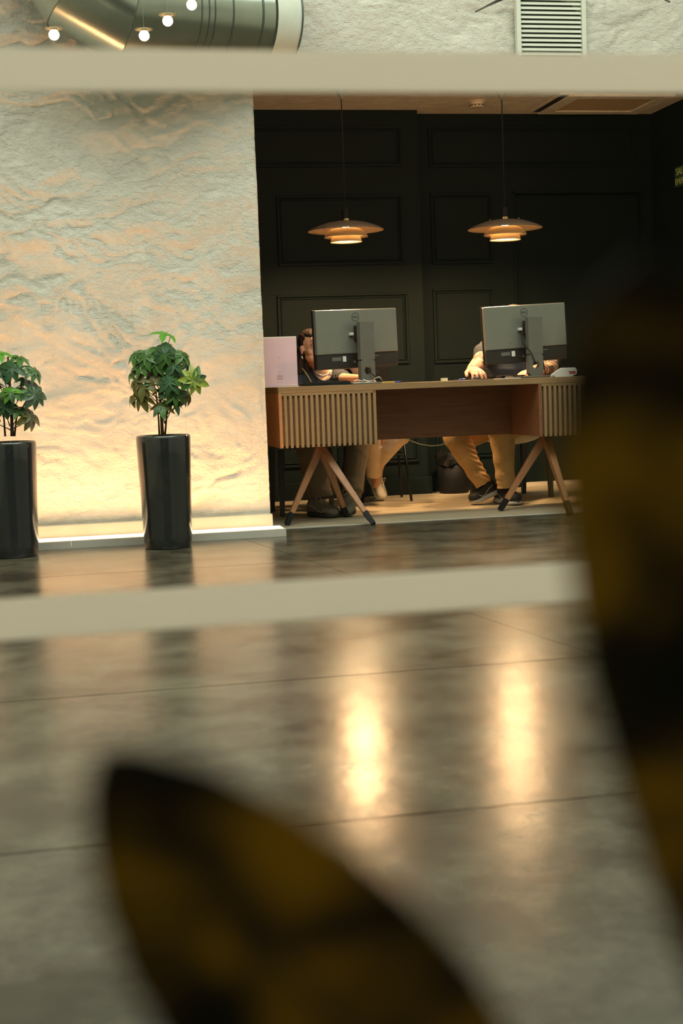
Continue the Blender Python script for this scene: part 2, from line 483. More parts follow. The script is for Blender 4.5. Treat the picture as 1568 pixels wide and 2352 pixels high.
def blob(name, mb, m, parent, voxel=0.005, smooth=4, wrinkle=None):
    """fuse overlapping closed pieces into one smooth continuous surface (world coordinates)"""
    off = wloc(parent) if parent is not None else Vector((0, 0, 0))
    me = bpy.data.meshes.new(name + '_src')
    me.from_pydata([tuple(Vector(v) - off) for v in mb.v], [], mb.f)
    bm = bmesh.new(); bm.from_mesh(me); bmesh.ops.recalc_face_normals(bm, faces=bm.faces[:]); bm.to_mesh(me); bm.free()
    o = bpy.data.objects.new(name, me); COL.objects.link(o)
    r = o.modifiers.new('r', 'REMESH'); r.mode = 'VOXEL'; r.voxel_size = voxel; r.use_smooth_shade = True
    if smooth:
        sm = o.modifiers.new('s', 'SMOOTH'); sm.factor = 0.5; sm.iterations = smooth
    dg = bpy.context.evaluated_depsgraph_get()
    me2 = bpy.data.meshes.new_from_object(o.evaluated_get(dg))
    o.modifiers.clear(); o.data = me2; bpy.data.meshes.remove(me)
    me2.name = name
    if wrinkle:
        n = len(me2.vertices); co = np.empty(n * 3); me2.vertices.foreach_get('co', co); co = co.reshape(-1, 3)
        no = np.empty(n * 3); me2.vertices.foreach_get('normal', no); no = no.reshape(-1, 3)
        w = co + np.array(off)
        d = wrinkle(w)
        co = co + no * d[:, None]
        me2.vertices.foreach_set('co', co.ravel())
    me2.materials.clear(); me2.materials.append(m)
    me2.polygons.foreach_set('use_smooth', [True] * len(me2.polygons)); me2.update()
    if parent is not None: o.parent = parent
    return o


def text_mesh(name, body, size, m, parent, mat_local, extrude=0.0006, align='CENTER'):
    cu = bpy.data.curves.new(name, 'FONT'); cu.body = body; cu.size = size; cu.extrude = extrude
    cu.align_x = align; cu.align_y = 'CENTER'
    t = bpy.data.objects.new(name, cu); COL.objects.link(t)
    dg = bpy.context.evaluated_depsgraph_get()
    me = bpy.data.meshes.new_from_object(t.evaluated_get(dg))
    bpy.data.objects.remove(t)
    me.transform(mat_local)
    me.materials.clear(); me.materials.append(m)
    o = bpy.data.objects.new(name, me); COL.objects.link(o); o.parent = parent
    return o


# value-noise for the plaster relief
def vnoise(x, y, seed):
    rng = np.random.RandomState(seed); T = rng.rand(256, 256)
    xi = np.floor(x).astype(int); yi = np.floor(y).astype(int); fx = x - xi; fy = y - yi
    fx = fx * fx * fx * (fx * (fx * 6 - 15) + 10); fy = fy * fy * fy * (fy * (fy * 6 - 15) + 10)
    a = T[xi % 256, yi % 256]; b = T[(xi + 1) % 256, yi % 256]; c = T[xi % 256, (yi + 1) % 256]; d = T[(xi + 1) % 256, (yi + 1) % 256]
    return (a * (1 - fx) + b * fx) * (1 - fy) + (c * (1 - fx) + d * fx) * fy


def fbm(x, y, seed, o=4, g=0.5):
    s = 0; a = 1; n = 0
    for i in range(o):
        s = s + a * vnoise(x * 2 ** i + 17 * i, y * 2 ** i + 31 * i, seed + i); n += a; a *= g
    return s / n


# ================================================================== STRUCTURE
YW = 7.35           # face of the rough plaster wall
XE = 1.09           # its end beside the opening
ZL = 2.335          # underside of the plaster over the opening
YB, YB2 = 9.25, 9.38  # dark wall behind the desk: proud bay and recessed bay
XR = 4.15
ZC = 2.53
YF = 7.455          # line where concrete meets planks
ZH = 4.55           # hall ceiling


def struct(o):
    o['kind'] = 'structure'; return o


# --- plaster wall with relief
def build_plaster():
    st = 0.0115
    xs = np.arange(-1.6, 4.9, st); zs = np.arange(0.0, ZH, st)
    xs = np.append(xs[xs < XE - 0.004], np.append([XE], xs[xs > XE + 0.004]))
    zs = np.append(zs[zs < ZL - 0.004], np.append([ZL], zs[zs > ZL + 0.004]))
    Xg, Zg = np.meshgrid(xs, zs, indexing='ij')
    u = Xg * 0.87 + Zg * 0.5; v = -Xg * 0.5 + Zg * 0.87     # trowel strokes run obliquely
    wx = fbm(Xg * 2.2, Zg * 2.2, 3) - 0.5; wz = fbm(Xg * 2.2 + 9, Zg * 2.2, 8) - 0.5
    a = fbm(Xg * 2.6 + wx * 1.6, Zg * 4.4 + wz * 1.6 + Xg * 0.6, 21, 3)
    t = (a * 6.0) % 1.0                                     # laps of plaster: slow swell, quick edge
    lap = np.where(t < 0.78, t / 0.78, (1 - t) / 0.22)
    mask = np.clip((fbm(Xg * 1.1, Zg * 1.1 + 5, 40, 2) - 0.36) * 4, 0.55, 1)
    b = fbm(u * 5.5 + wx * 2, v * 12 + wz * 2, 55, 4)
    c = fbm(u * 22, v * 38, 77, 3)
    h = lap * 0.011 * mask + (fbm(Xg * 2.3 + wx * 1.2, Zg * 5.2 + wz * 1.5 - Xg * 0.9, 91, 3) - 0.5) * 0.062 * mask + (b - 0.5) * 0.012 + (c - 0.5) * 0.003
    dep = YW - h + 0.012
    nx, nz = Xg.shape
    co = np.stack([Xg, dep, Zg], -1).reshape(-1, 3)
    idx = np.arange(nx * nz).reshape(nx, nz)
    q = np.stack([idx[:-1, :-1], idx[1:, :-1], idx[1:, 1:], idx[:-1, 1:]], -1)
    cx = (Xg[:-1, :-1] + Xg[1:, 1:]) / 2; cz = (Zg[:-1, :-1] + Zg[1:, 1:]) / 2
    keep = ~((cx > XE) & (cz < ZL) & (cx < XR + 0.006))
    q = q[keep]
    me = bpy.data.meshes.new('wall_plaster')
    vs = co.tolist(); fs = q.tolist()
    used = np.zeros(len(vs), bool); used[np.unique(q)] = True
    # jamb and soffit strips going back from the relief edge
    def strip(ids, flip):
        base = len(vs)
        for i in ids: vs.append([vs[i][0], 7.47, vs[i][2]])
        for k in range(len(ids) - 1):
            f = [ids[k], ids[k + 1], base + k + 1, base + k]
            fs.append(f[::-1] if flip else f)
    ix = int(np.argmin(abs(xs - XE))); iz = int(np.argmin(abs(zs - ZL)))
    strip([int(idx[ix, k]) for k in range(iz + 1)], False)
    strip([int(idx[k, iz]) for k in range(ix, nx)], False)
    me.from_pydata(vs, [], fs); me.materials.append(M['plaster'])
    me.polygons.foreach_set('use_smooth', [True] * len(me.polygons)); me.update()
    o = bpy.data.objects.new('wall_plaster', me); COL.objects.link(o)
    bm = bmesh.new(); bm.from_mesh(me); bmesh.ops.delete(bm, geom=[v for v in bm.verts if not v.link_faces], context='VERTS'); bm.to_mesh(me); bm.free()
    struct(o)
    o['label'] = 'rough trowelled cream plaster wall beside and above the dark alcove'
    return o


build_plaster()

# --- hall shell
struct(MB().bb(-1.75, -1.6, 1.3, 7.62, 0, ZH).build('wall_left', M['white_wall']))
struct(MB().bb(4.9, 5.05, 1.3, 7.62, 0, ZH).build('wall_right', M['white_wall']))
struct(MB().bb(-1.75, 5.05, 1.2, 7.62, ZH, ZH + 0.1).build('ceiling', M['white_wall']))
struct(MB().bb(-1.75, 5.05, 7.39, 7.46, ZL + 0.01, ZH).bb(-1.75, XE - 0.01, 7.39, 7.46, 0, ZL + 0.01).bb(XR + 0.02, 5.05, 7.39, 7.46, 0, ZL + 0.01).build('wall_partition', M['white_wall']))
# --- alcove shell
wb = struct(MB().bb(0.3, 2.452, YB, YB + 0.25, 0, ZC).build('wall_back', M['green_wall']))
wr = struct(MB().bb(2.452, 3.145, YB2, YB2 + 0.12, 0, ZC).bb(3.145, 4.07, YB2 + 0.045, YB2 + 0.12, 0, 2.0).bb(3.145, 4.07, YB2, YB2 + 0.12, 2.0, ZC)
            .bb(4.07, XR, YB2, YB2 + 0.12, 0, ZC).build('wall_back_recess', M['green_wall']))
struct(MB().bb(0.2, 0.3, 7.465, 9.5, 0, ZC).build('wall_alcove_left', M['green_wall']))
wx_ = struct(MB().bb(XR, XR + 0.12, 7.465, 9.5, 0, ZC).build('wall_alcove_right', M['green_wall']))
struct(MB().bb(0.2, XR + 0.12, 7.465, 9.5, ZC, ZC + 0.05).build('ceiling_alcove', M['ceiling_white']))


def moulding(parent, x0, x1, z0, z1, y, double=True):
    m = MB()
    def ring(a0, a1, b0, b1, w, p):
        m.bb(a0, a1, y - p, y + 0.002, b0, b0 + w); m.bb(a0, a1, y - p, y + 0.002, b1 - w, b1)
        m.bb(a0, a0 + w, y - p, y + 0.002, b0 + w, b1 - w); m.bb(a1 - w, a1, y - p, y + 0.002, b0 + w, b1 - w)
    ring(x0, x1, z0, z1, 0.017, 0.014)
    if double: ring(x0 + 0.024, x1 - 0.024, z0 + 0.024, z1 - 0.024, 0.009, 0.007)
    return m.build('panel_moulding', M['green_wall'], parent, bevel=0.003, segs=1)


def ml(parent, px0, px1, py0, py1, Y):
    a = P(px0, py1, Y); b = P(px1, py0, Y)
    moulding(parent, a.x, b.x, a.z, b.z, Y)


ml(wb, 640, 922, 447, 612, YB); ml(wb, 642, 935, 671, 845, YB); ml(wb, 560, 920, 290, 385, YB); ml(wb, 640, 958, 905, 1076, YB)
ml(wr, 992, 1128, 443, 607, YB2); ml(wr, 998, 1132, 660, 835, YB2); ml(wr, 985, 1455, 290, 385, YB2); ml(wr, 1002, 1140, 900, 1055, YB2)
# door jamb lines of the recessed doorway
MB().bb(3.135, 3.15, YB2 - 0.008, YB2 + 0.05, 0.0, 2.01).bb(4.06, 4.075, YB2 - 0.008, YB2 + 0.05, 0, 2.01).bb(3.135, 4.075, YB2 - 0.008, YB2 + 0.05, 2.0, 2.015).build('door_frame', M['green_wall'], wr)
b1 = struct(MB().bb(0.3, 2.47, YB - 0.022, YB, 0.0, 0.115).bb(2.452, 2.474, YB - 0.022, YB2, 0, 0.115).build('baseboard_back', M['green_wall'], bevel=0.003))
b2 = struct(MB().bb(2.474, 3.135, YB2 - 0.02, YB2, 0.0, 0.1).build('baseboard_recess', M['green_wall'], bevel=0.003))
tr = struct(MB().bb(3.15, 4.06, YB2 - 0.01, YB2 + 0.045, 0.0, 0.028).build('trim_1', M['base_white'], bevel=0.002))
tr['label'] = 'pale threshold strip under the dark recessed door'

# --- cream skirting and light profile along the plaster wall
MBs = struct(MB().bb(-1.6, 1.096, 7.318, 7.38, 0.0, 0.095).build('baseboard_plaster', M['base_white'], bevel=0.003))


def profile(x0, x1):
    t = props(MB().bb(x0, x1, 7.092, 7.100, 0.0, 0.036).bb(x0, x1, 7.1, 7.125, 0.028, 0.036).bb(x0, x1, 7.1, 7.318, 0.0, 0.006)
              .bb(x0, x1, 7.30, 7.318, 0.006, 0.03).build('light_profile', M['alu']), None, 'light strip')
    MB().bb(x0 + 0.0005, x1 - 0.002, 7.1265, 7.295, 0.0065, 0.0355).build('diffuser', M['led'], t)
    return t


props(profile(0.0565, 1.128), 'pale aluminium floor light strip by the fully visible pot, ending at the alcove')
props(profile(-1.55, 0.056), 'pale aluminium light strip on the floor starting beside the cut-off black pot')

# --- floors
fl = struct(MB().bb(-1.75, 5.05, 1.0, YF, -0.06, -0.012).build('floor', M['concrete']))
ys = [YF - 0.004, 7.245, 6.03, 4.815, 3.6, 2.385, 1.17]


def xj(Y, k): return 0.9 + (7.09 - Y) * 0.149 + k * 1.9


for r in range(len(ys) - 1):
    y1, y0 = ys[r], ys[r + 1] + 0.006
    for k in range(-2, 3):
        q = [(max(-1.6, min(4.9, xj(y0, k) + 0.0015)), y0), (max(-1.6, min(4.9, xj(y0, k + 1) - 0.0015)), y0),
             (max(-1.6, min(4.9, xj(y1, k + 1) - 0.0015)), y1), (max(-1.6, min(4.9, xj(y1, k) + 0.0015)), y1)]
        if q[1][0] - q[0][0] < 0.05: continue
        MB().add([(x, y, -0.012) for x, y in q] + [(x, y, 0.0) for x, y in q],
                 [(3, 2, 1, 0), (4, 5, 6, 7), (0, 1, 5, 4), (1, 2, 6, 5), (2, 3, 7, 6), (3, 0, 4, 7)]).build('concrete_slab', M['concrete'], fl)
fa = struct(MB().bb(0.2, XR, YF, 9.5, -0.06, -0.008).build('floor_alcove', M['oak_dark']))
MB().bb(1.1, XR, YF - 0.003, YF + 0.012, -0.008, 0.0035).build('threshold_strip', M['alu'], fa)
rnd = random.Random(4)
y = YF + 0.014; row = 0
while y < YB2 - 0.02:
    w = min(0.185, YB2 - y); x = 0.3 - rnd.random() * 0.9
    while x < XR:
        x1 = x + 1.2
        a, b = max(x, 0.31), min(x1, XR - 0.01)
        if b - a > 0.05:
            MB().bb(a, b - 0.003, y, y + w - 0.003, -0.008, 0.0).build('plank', M['plank'], fa)
        x = x1
    y += w; row += 1

# ================================================================== WINDOW in front of the camera
YG = 1.25
wf = struct(MB().bb(-1.75, -1.25, YG - 0.06, YG + 0.06, 0, ZH).bb(2.2, 5.05, YG - 0.06, YG + 0.06, 0, ZH).bb(-1.25, 2.2, YG - 0.06, YG + 0.06, 2.6, ZH)
            .build('wall_front', M['white_wall']))
win = struct(MB().bb(-1.25, -1.2, YG - 0.03, YG + 0.03, 0, 2.6).bb(2.15, 2.2, YG - 0.03, YG + 0.03, 0, 2.6).bb(-1.2, 2.15, YG - 0.03, YG + 0.03, 2.55, 2.6).bb(-1.2, 2.15, YG - 0.03, YG + 0.03, 0.0, 0.05)
             .build('window_1', M['black_metal']))
gp = MB().add([(-1.2, YG, 0.05), (2.15, YG, 0.05), (2.15, YG, 2.55), (-1.2, YG, 2.55)], [(0, 1, 2, 3)]).build('pane', M['glass'], win)


def film(z0, z1):
    MB().bb(-1.2, 2.15, YG + 0.003, YG + 0.0042, z0, z1).build('frosted_band', M['film'], win)


a = P(784, 118, YG + .004); b = P(784, 212, YG + .004); film(b.z, a.z)
a = P(784, 1325, YG + .004); b = P(784, 1418, YG + .004); film(b.z, a.z)

# ================================================================== DESK
DX0, DX1, DY0, DY1, ZT = 1.18, 3.165, 7.50, 8.15, 0.752
desk = thing('reception_desk', 'long oak reception desk with slatted end boxes on splayed wooden legs', 'desk', ((DX0 + DX1) / 2, 7.82, 0))
MB().bb(DX0, DX1, DY0 + 0.001, DY1, 0.718, ZT).build('desktop', M['oak'], desk, bevel=0.002, world=True)


def slat_box(x0, x1):
    z0, z1 = 0.426, 0.7175
    # carcass
    MB().bb(x0 + 0.018, x1 - 0.018, DY0 + 0.032, DY1 - 0.02, z0 + 0.012, z1).build('carcass', M['oak_dark'], desk, world=True)
    MB().bb(x0, x0 + 0.0175, DY0 + 0.002, DY1 - 0.02, z0, z1).build('side_panel', M['oak_led_lit'] if x0 < 2 else M['oak_red'], desk, world=True, bevel=0.001)
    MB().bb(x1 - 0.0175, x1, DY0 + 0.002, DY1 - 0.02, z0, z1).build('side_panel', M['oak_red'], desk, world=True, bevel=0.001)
    MB().bb(x0 + 0.018, x1 - 0.018, DY0 + 0.0165, DY0 + 0.0315, z0 + 0.012, z1).build('backing_panel', M['backing'], desk, world=True)
    MB().bb(x0 + 0.018, x1 - 0.018, DY0 + 0.002, DY0 + 0.016, z1 - 0.014, z1).build('top_rail', M['oak'], desk, world=True)
    n = 19; pitch = (x1 - x0) / (n - 0.42)
    proto = None
    for i in range(n):
        if i in (0,): continue
        xa = x0 + i * pitch
        if proto is None:
            proto = MB().bb(0, pitch * 0.56, 0, 0.016, z0 - 0.0005, z1 - 0.0145).build('slat', M['oak_v'], desk, bevel=0.0012, segs=1)
            s = proto
        else:
            s = proto.copy(); COL.objects.link(s); s.parent = desk
        s.location = Vector((xa, DY0, 0)) - wloc(desk)


slat_box(DX0, 1.712); slat_box(2.632, DX1)
MB().bb(1.7125, 2.6315, 8.0, 8.02, 0.428, 0.7175).build('modesty_panel', M['oak_red'], desk, world=True)


def leg_group(ax, ay, feet):
    top = Vector((ax, ay, 0.423))
    for fx, fy in feet:
        foot = Vector((fx, fy, 0.0)); d = (top - foot)
        up = Vector((0, 1, 0))
        f1 = foot + d * 0.155
        l = MB().bar(f1, top + Vector((0, 0, -0.004)), 0.026, 0.032, 0.046, 0.042, up=up).build('leg', M['leg_wood'], desk, bevel=0.004, world=True)
        c = MB().bar(foot + d * 0.006, f1 + d * 0.002, 0.029, 0.035, 0.029, 0.035, up=up)
        c.v = [(x, y, max(z, 0.0)) for x, y, z in c.v]
        c.build('foot_cap', M['black'], l, world=True, bevel=0.002)
    MB().bb(ax - 0.06, ax + 0.06, ay - 0.05, ay + 0.08, 0.4215, 0.4255).build('leg_plate', M['leg_wood'], desk, world=True)


leg_group(1.43, 7.68, [tuple(G(658, 1207))[:2], tuple(G(858, 1206))[:2], tuple(G(797, 1188))[:2]])
g1 = G(1147, 1174); g2 = G(1310, 1184); g3 = G(1303, 1164)
leg_group(P(1252, 1006, 7.74).x, 7.74, [(g1.x, g1.y), (g2.x, g2.y), (g3.x, g3.y)])

# ================================================================== MONITORS
def monitor(xc, yc, yaw, label, cable_side, roll=0.0):
    t = thing('computer_monitor', label, 'monitor', (xc, yc, ZT), -0.0, 'monitors on the desk')
    t.rotation_euler = (0, 0, yaw)
    W, H = 0.545, 0.322; z0 = 0.094; z1 = z0 + H; T = 0.03
    # slightly tilted back towards the user: screen faces +Y, back faces -Y (towards the window)
    back = MB().bb(-W / 2, W / 2, -0.0, T, z0 + 0.078, z1).build('back_cover', M['silver'], t, bevel=0.006)
    MB().bb(-W / 2, W / 2, 0.006, T, z0, z0 + 0.0775).build('lower_housing', M['dark_bar'], t, bevel=0.004)
    MB().bb(-W / 2 - 0.002, W / 2 + 0.002, T + 0.0005, T + 0.012, z0 - 0.003, z1 + 0.002).build('screen_frame', M['black'], t, bevel=0.002)
    MB().bb(-W / 2 + 0.006, W / 2 - 0.006, T + 0.0122, T + 0.013, z0 + 0.012, z1 - 0.006).build('screen', M['screen'], t)
    # stand column, hollow ring hole for cables
    cx, cw, y1 = 0.012, 0.0475, -0.075
    c = bmesh.new()
    zt, zh, rh = 0.342, 0.074, 0.0235
    n = 24
    ring = [(cx + rh * cos(2 * pi * k / n), zh + rh * sin(2 * pi * k / n)) for k in range(n)]
    def outer(a):
        dx, dz = cos(a), sin(a)
        s = min(cw / abs(dx) if abs(dx) > 1e-6 else 9, (0.062) / abs(dz) if abs(dz) > 1e-6 else 9)
        return (cx + dx * s, zh + dz * s)
    out = [outer(2 * pi * k / n) for k in range(n)]
    mb = MB(); v = []
    for yy in (y1, y1 + 0.03):
        v += [(x, yy, z) for x, z in ring] + [(x, yy, z) for x, z in out]
    fs = []
    for k in range(n):
        k2 = (k + 1) % n
        fs.append((k, k2, n + k2, n + k)); fs.append((2 * n + k2, 2 * n + k, 3 * n + k, 3 * n + k2))
        fs.append((k2, k, 2 * n + k, 2 * n + k2)); fs.append((n + k, n + k2, 3 * n + k2, 3 * n + k))
    mb.add(v, fs)
    mb.bb(cx - cw, cx + cw, y1, y1 + 0.03, zh + 0.0605, zt)
    mb.build('stand_column', M['silver2'], t)
    MB().bb(cx - 0.04, cx + 0.04, y1 + 0.0301, -0.0005, 0.245, 0.325).build('mount', M['dark_bar'], t, bevel=0.004)
    MB().bb(cx - 0.125, cx + 0.125, y1 - 0.055, y1 + 0.14, 0.0003, 0.0115).build('stand_base', M['silver2'], t, bevel=0.004)
    lr = MB()
    N = 28
    zc = z1 - 0.043; lx = -0.01
    for k in range(N):
        a0, a1 = 2 * pi * k / N, 2 * pi * (k + 1) / N
        q = []
        for (rr, aa) in ((0.0245, a0), (0.0245, a1), (0.0222, a1), (0.0222, a0)): q.append((lx + rr * cos(aa), -0.0009, zc + rr * sin(aa)))
        lr.add(q, [(0, 1, 2, 3)])
    lr.build('logo_ring', M['logo'], t)
    text_mesh('logo_letters', 'DELL', 0.017, M['logo'], t, Matrix.Translation((lx, -0.0007, zc)) @ Matrix.Rotation(radians(90), 4, 'X'), 0.0003)
    MB().bb(-0.175, -0.115, 0.0045, 0.0062, z0 + 0.042, z0 + 0.062).build('port_panel', M['silver2'], t)
    MB().bb(-0.105, -0.083, 0.0035, 0.0062, z0 + 0.036, z0 + 0.066).build('sticker', M['paper'], t)
    MB().bb(0.105, 0.14, 0.0045, 0.0062, z0 + 0.058, z0 + 0.062).build('port_marking', M['silver'], t)
    MB().bb(-0.035, -0.02, 0.0045, 0.0062, z0 + 0.026, z0 + 0.04).build('socket', M['silver2'], t)
    MB().bb(cx - cw - 0.025, cx - cw - 0.003, -0.02, -0.0005, 0.272, 0.288).build('plug', M['white'], t, bevel=0.002)
    MB().ell((-0.108, -0.0005, z0 + 0.11), 0.0022, 8, 6).build('lock_slot', M['logo'], t)
    piv = Vector((cx, 0, 0.285)); RR = Matrix.Translation(piv) @ Matrix.Rotation(-radians(roll), 4, 'Y') @ Matrix.Translation(-piv)
    for ch in t.children:
        if ch.name.split('.')[0] not in ('stand_column', 'stand_base', 'mount'):
            ch.data.transform(RR)
    if cable_side:
        MB().tube([(cx - cw - 0.014, -0.02, 0.27), (cx - cw - 0.012, -0.028, 0.2), (cx - cw + 0.004, -0.083, 0.15), (cx - 0.02, -0.086, 0.1), (cx, -0.07, 0.075)], 0.0028, 8).build('cable', M['black'], t, smooth=True)
        MB().tube([(cx + cw + 0.005, -0.03, 0.19), (cx + cw + 0.022, -0.035, 0.12), (cx + cw + 0.034, -0.04, 0.03), (cx + cw + 0.036, -0.04, 0.0125)], 0.003, 8).build('cable', M['black'], t, smooth=True)
        MB().tube([(cx + cw - 0.002, -0.034, 0.105), (cx + cw + 0.02, -0.035, 0.085), (cx + cw + 0.03, -0.03, 0.05), (cx + cw + 0.018, -0.035, 0.022), (cx + cw - 0.008, -0.05, 0.014)], 0.0028, 8).build('cable', M['black'], t, smooth=True)
    else:
        MB().tube([(cx - 0.012, -0.06, 0.092), (cx + 0.012, -0.082, 0.08), (cx + 0.008, -0.088, 0.058), (cx + 0.03, -0.095, 0.04), (cx + 0.06, -0.11, 0.016), (cx + 0.08, -0.12, 0.0145)], 0.0032, 8).build('cable', M['black'], t, smooth=True)
    return t


M['screen'] = mat('lit_screen', (0.02, 0.02, 0.02), 0.3, 0.02, emit=(0.75, 0.85, 1.0), estr=0.7)
monitor(P(825, 880, 7.80).x, 7.80, radians(22), 'grey computer monitor facing the woman, beside the pink card', False, 1.5)
monitor(P(1211, 862, 7.80).x, 7.80, radians(14), 'grey computer monitor facing the man with tattooed arms', True, 2.4)

# ================================================================== DESK ITEMS
def on_desk(px, Y): return Vector((P(px, 880, Y).x, Y, ZT + 0.0004))


p = on_desk(645, 7.56)
t = thing('card_stand', 'pink upright card in a clear holder on the left end of the desk', 'sign', (1.204, 7.565, ZT + 0.0004))
MB().bb(-0.0935, 0.0935, -0.004, 0.004, 0.006, 0.262).build('card', M['pink'], t)
MB().bb(-0.096, 0.096, 0.0042, 0.0075, 0.0, 0.268).bb(-0.096, 0.096, -0.012, 0.05, 0.0, 0.004).build('holder', M['acrylic'], t, bevel=0.001)
rx = Matrix.Rotation(radians(90), 4, 'X')
text_mesh('printed_letter', 'L', 0.016, M['pink_print'], t, Matrix.Translation((-0.002, -0.0045, 0.158)) @ rx, 0.0003)
text_mesh('printed_line', 'LEITGH', 0.0105, M['pink_print'], t, Matrix.Translation((-0.002, -0.0045, 0.058)) @ rx, 0.0003)
text_mesh('printed_line', 'LEITGH', 0.0105, M['pink_print'], t, Matrix.Translation((-0.002, -0.0045, 0.044)) @ rx, 0.0003)


def keyboard(px, Y, w, rz, label):
    t = thing('keyboard', label, 'keyboard', on_desk(px, Y), rz)
    MB().add([(-w / 2, -0.065, 0), (w / 2, -0.065, 0), (w / 2, 0.065, 0), (-w / 2, 0.065, 0), (-w / 2, -0.065, 0.018), (w / 2, -0.065, 0.018), (w / 2, 0.065, 0.008), (-w / 2, 0.065, 0.008)],
             [(3, 2, 1, 0), (4, 5, 6, 7), (0, 1, 5, 4), (1, 2, 6, 5), (2, 3, 7, 6), (3, 0, 4, 7)]).build('case', M['black'], t, bevel=0.003)
    k = MB()
    nx = int(w / 0.02)
    for r in range(5):
        for c in range(nx):
            x = -w / 2 + 0.01 + (c + 0.5) * (w - 0.02) / nx; yy = -0.052 + r * 0.024
            k.box((x, yy, 0.0195 - (yy + 0.065) * 0.077), (0.0155, 0.019, 0.006))
    o = k.build('keys', M['dark_bar'], t); o['kind'] = 'stuff'
    return t


keyboard(746, 7.60, 0.255, radians(4), 'black keyboard between the pink card and the left monitor stand')
keyboard(1152, 8.07, 0.22, radians(6), 'black keyboard in front of the man in the dark shirt')
# tablet with papers and white cable by the left stand
o = MB().box(on_desk(838, 7.605) + Vector((0, 0, 0.004)), (0.16, 0.10, 0.007), (0, 0, 0.05)).build('tablet', M['silver'], bevel=0.002)
props(o, 'thin grey tablet lying flat by the left monitor stand', 'tablet')
o = MB().box(on_desk(826, 7.60) + Vector((0, 0, 0.0095)), (0.10, 0.07, 0.003), (0, 0, -0.1)).build('paper_pad', M['paper'])
props(o, 'small white paper pad lying on the grey tablet', 'paper')
c = []
for k in range(60):
    u = k / 59
    c.append(on_desk(812 + 62 * u + 6 * sin(u * 9), 7.57 + 0.03 * sin(u * 13)) + Vector((0, 0, 0.0145 + 0.004 * (1 + sin(u * 17)) + (0.012 * sin(pi * min(1, max(0, (u - .7) / .3)))))))
o = MB().tube(c, 0.0024, 8).build('charging_cable', M['white'], smooth=True); props(o, 'white charging cable coiled on the desk by the left stand', 'cable')
t = thing('pen', 'blue and yellow pen lying right of the left monitor stand', 'pen', on_desk(897, 7.535))
MB().tube([(-0.05, 0, 0.0045), (0.025, 0.01, 0.0045)], 0.004, 8).build('barrel', M['yellow'], t); MB().tube([(0.0255, 0.01, 0.0045), (0.055, 0.014, 0.0045)], 0.0043, 8).build('pen_cap', M['blue'], t)
o = MB().box(on_desk(864, 7.60) + Vector((0.075, 0, 0.006)), (0.11, 0.1, 0.011), (0, 0, 0.2)).build('notebook', M['dark_bar'], bevel=0.002); props(o, 'dark notebook lying behind the blue and yellow pen', 'notebook')
t = props(MB().bb(-0.0155, 0.0155, -0.0155, 0.0155, 0, 0.0165).build('note_block', M['cream'], loc=on_desk(1020, 7.58)), 'small cream block of sticky notes in the middle of the desk', 'notes')
t.location = on_desk(1020, 7.58); 
for i, v in enumerate(t.data.vertices): v.co = v.co + Vector(on_desk(1020, 7.58))
t = thing('computer_mouse', 'black mouse under the hand of the man on a dark mat', 'mouse', on_desk(1090, 7.985))
MB().ell((0, 0, 0.007), (0.028, 0.045, 0.014), 16, 10).build('mouse_shell', M['black'], t, smooth=True)
MB().tube([(0, -0.03, 0.0165), (0, -0.02, 0.0195)], 0.003, 8).build('scroll_wheel', M['silver2'], t)
for v in t.children[0].data.vertices: v.co.z = max(v.co.z, 0.0)
o = MB().box(on_desk(1088, 7.78) + Vector((0.02, 0, 0.0025)), (0.22, 0.16, 0.005), (0, 0, 0.1)).build('leather_folder', M['dark_bar'], bevel=0.001); props(o, 'thin dark folder on the desk in front of the hand of the man', 'folder')
o = MB().box(on_desk(1165, 7.60) + Vector((0, 0, 0.0015)), (0.125, 0.09, 0.003), (0, 0, 0.05)).build('paper_sheet', M['paper']); props(o, 'white paper sheet left of the right monitor stand', 'paper')
o = MB().tube([on_desk(1054, 7.62) + Vector((0, 0, 0.005)), on_desk(1068, 7.63) + Vector((0, 0, 0.005))], 0.0045, 8).build('pen_cap', M['blue']); o.name = 'blue_marker'; props(o, 'short blue marker near the hand of the man', 'pen')
# hub / dock behind the right keyboard with tiny lights
t = thing('docking_box', 'flat black box with tiny white marks left of the right stand', 'electronics', on_desk(1172, 7.93), 0.1)
MB().bb(-0.075, 0.075, -0.04, 0.04, 0, 0.018).build('case', M['black'], t, bevel=0.003)
for k in range(5): MB().bb(0.0 + k * 0.012, 0.005 + k * 0.012, -0.0408, -0.0398, 0.007, 0.0105).build('port_mark', M['paper'], t)
# white handset, right end
t = thing('card_terminal', 'white card terminal with a red band resting on the right end of the desk', 'card terminal', on_desk(1294, 7.62), 0.0)
prof = [(x * 0.78, z * 0.95) for x, z in [(-0.075, 0.0), (0.005, 0.0), (0.02, 0.004), (0.034, 0.0), (0.078, 0.016), (0.082, 0.034), (0.07, 0.048), (0.0, 0.048), (-0.03, 0.036), (-0.075, 0.012)]]
n = len(prof); v = [(x, -0.035, z) for x, z in prof] + [(x, 0.035, z) for x, z in prof]
MB().add(v, [tuple(range(n)), tuple(range(2 * n - 1, n - 1, -1))] + [(i, (i + 1) % n, n + (i + 1) % n, n + i) for i in range(n)]).build('case', M['white'], t, bevel=0.004)
MB().bb(0.022, 0.058, -0.0372, -0.0352, 0.015, 0.026).build('red_band', M['red'], t)
MB().bb(0.014, 0.06, -0.0372, -0.0352, 0.0282, 0.0295).build('seam', M['silver2'], t)
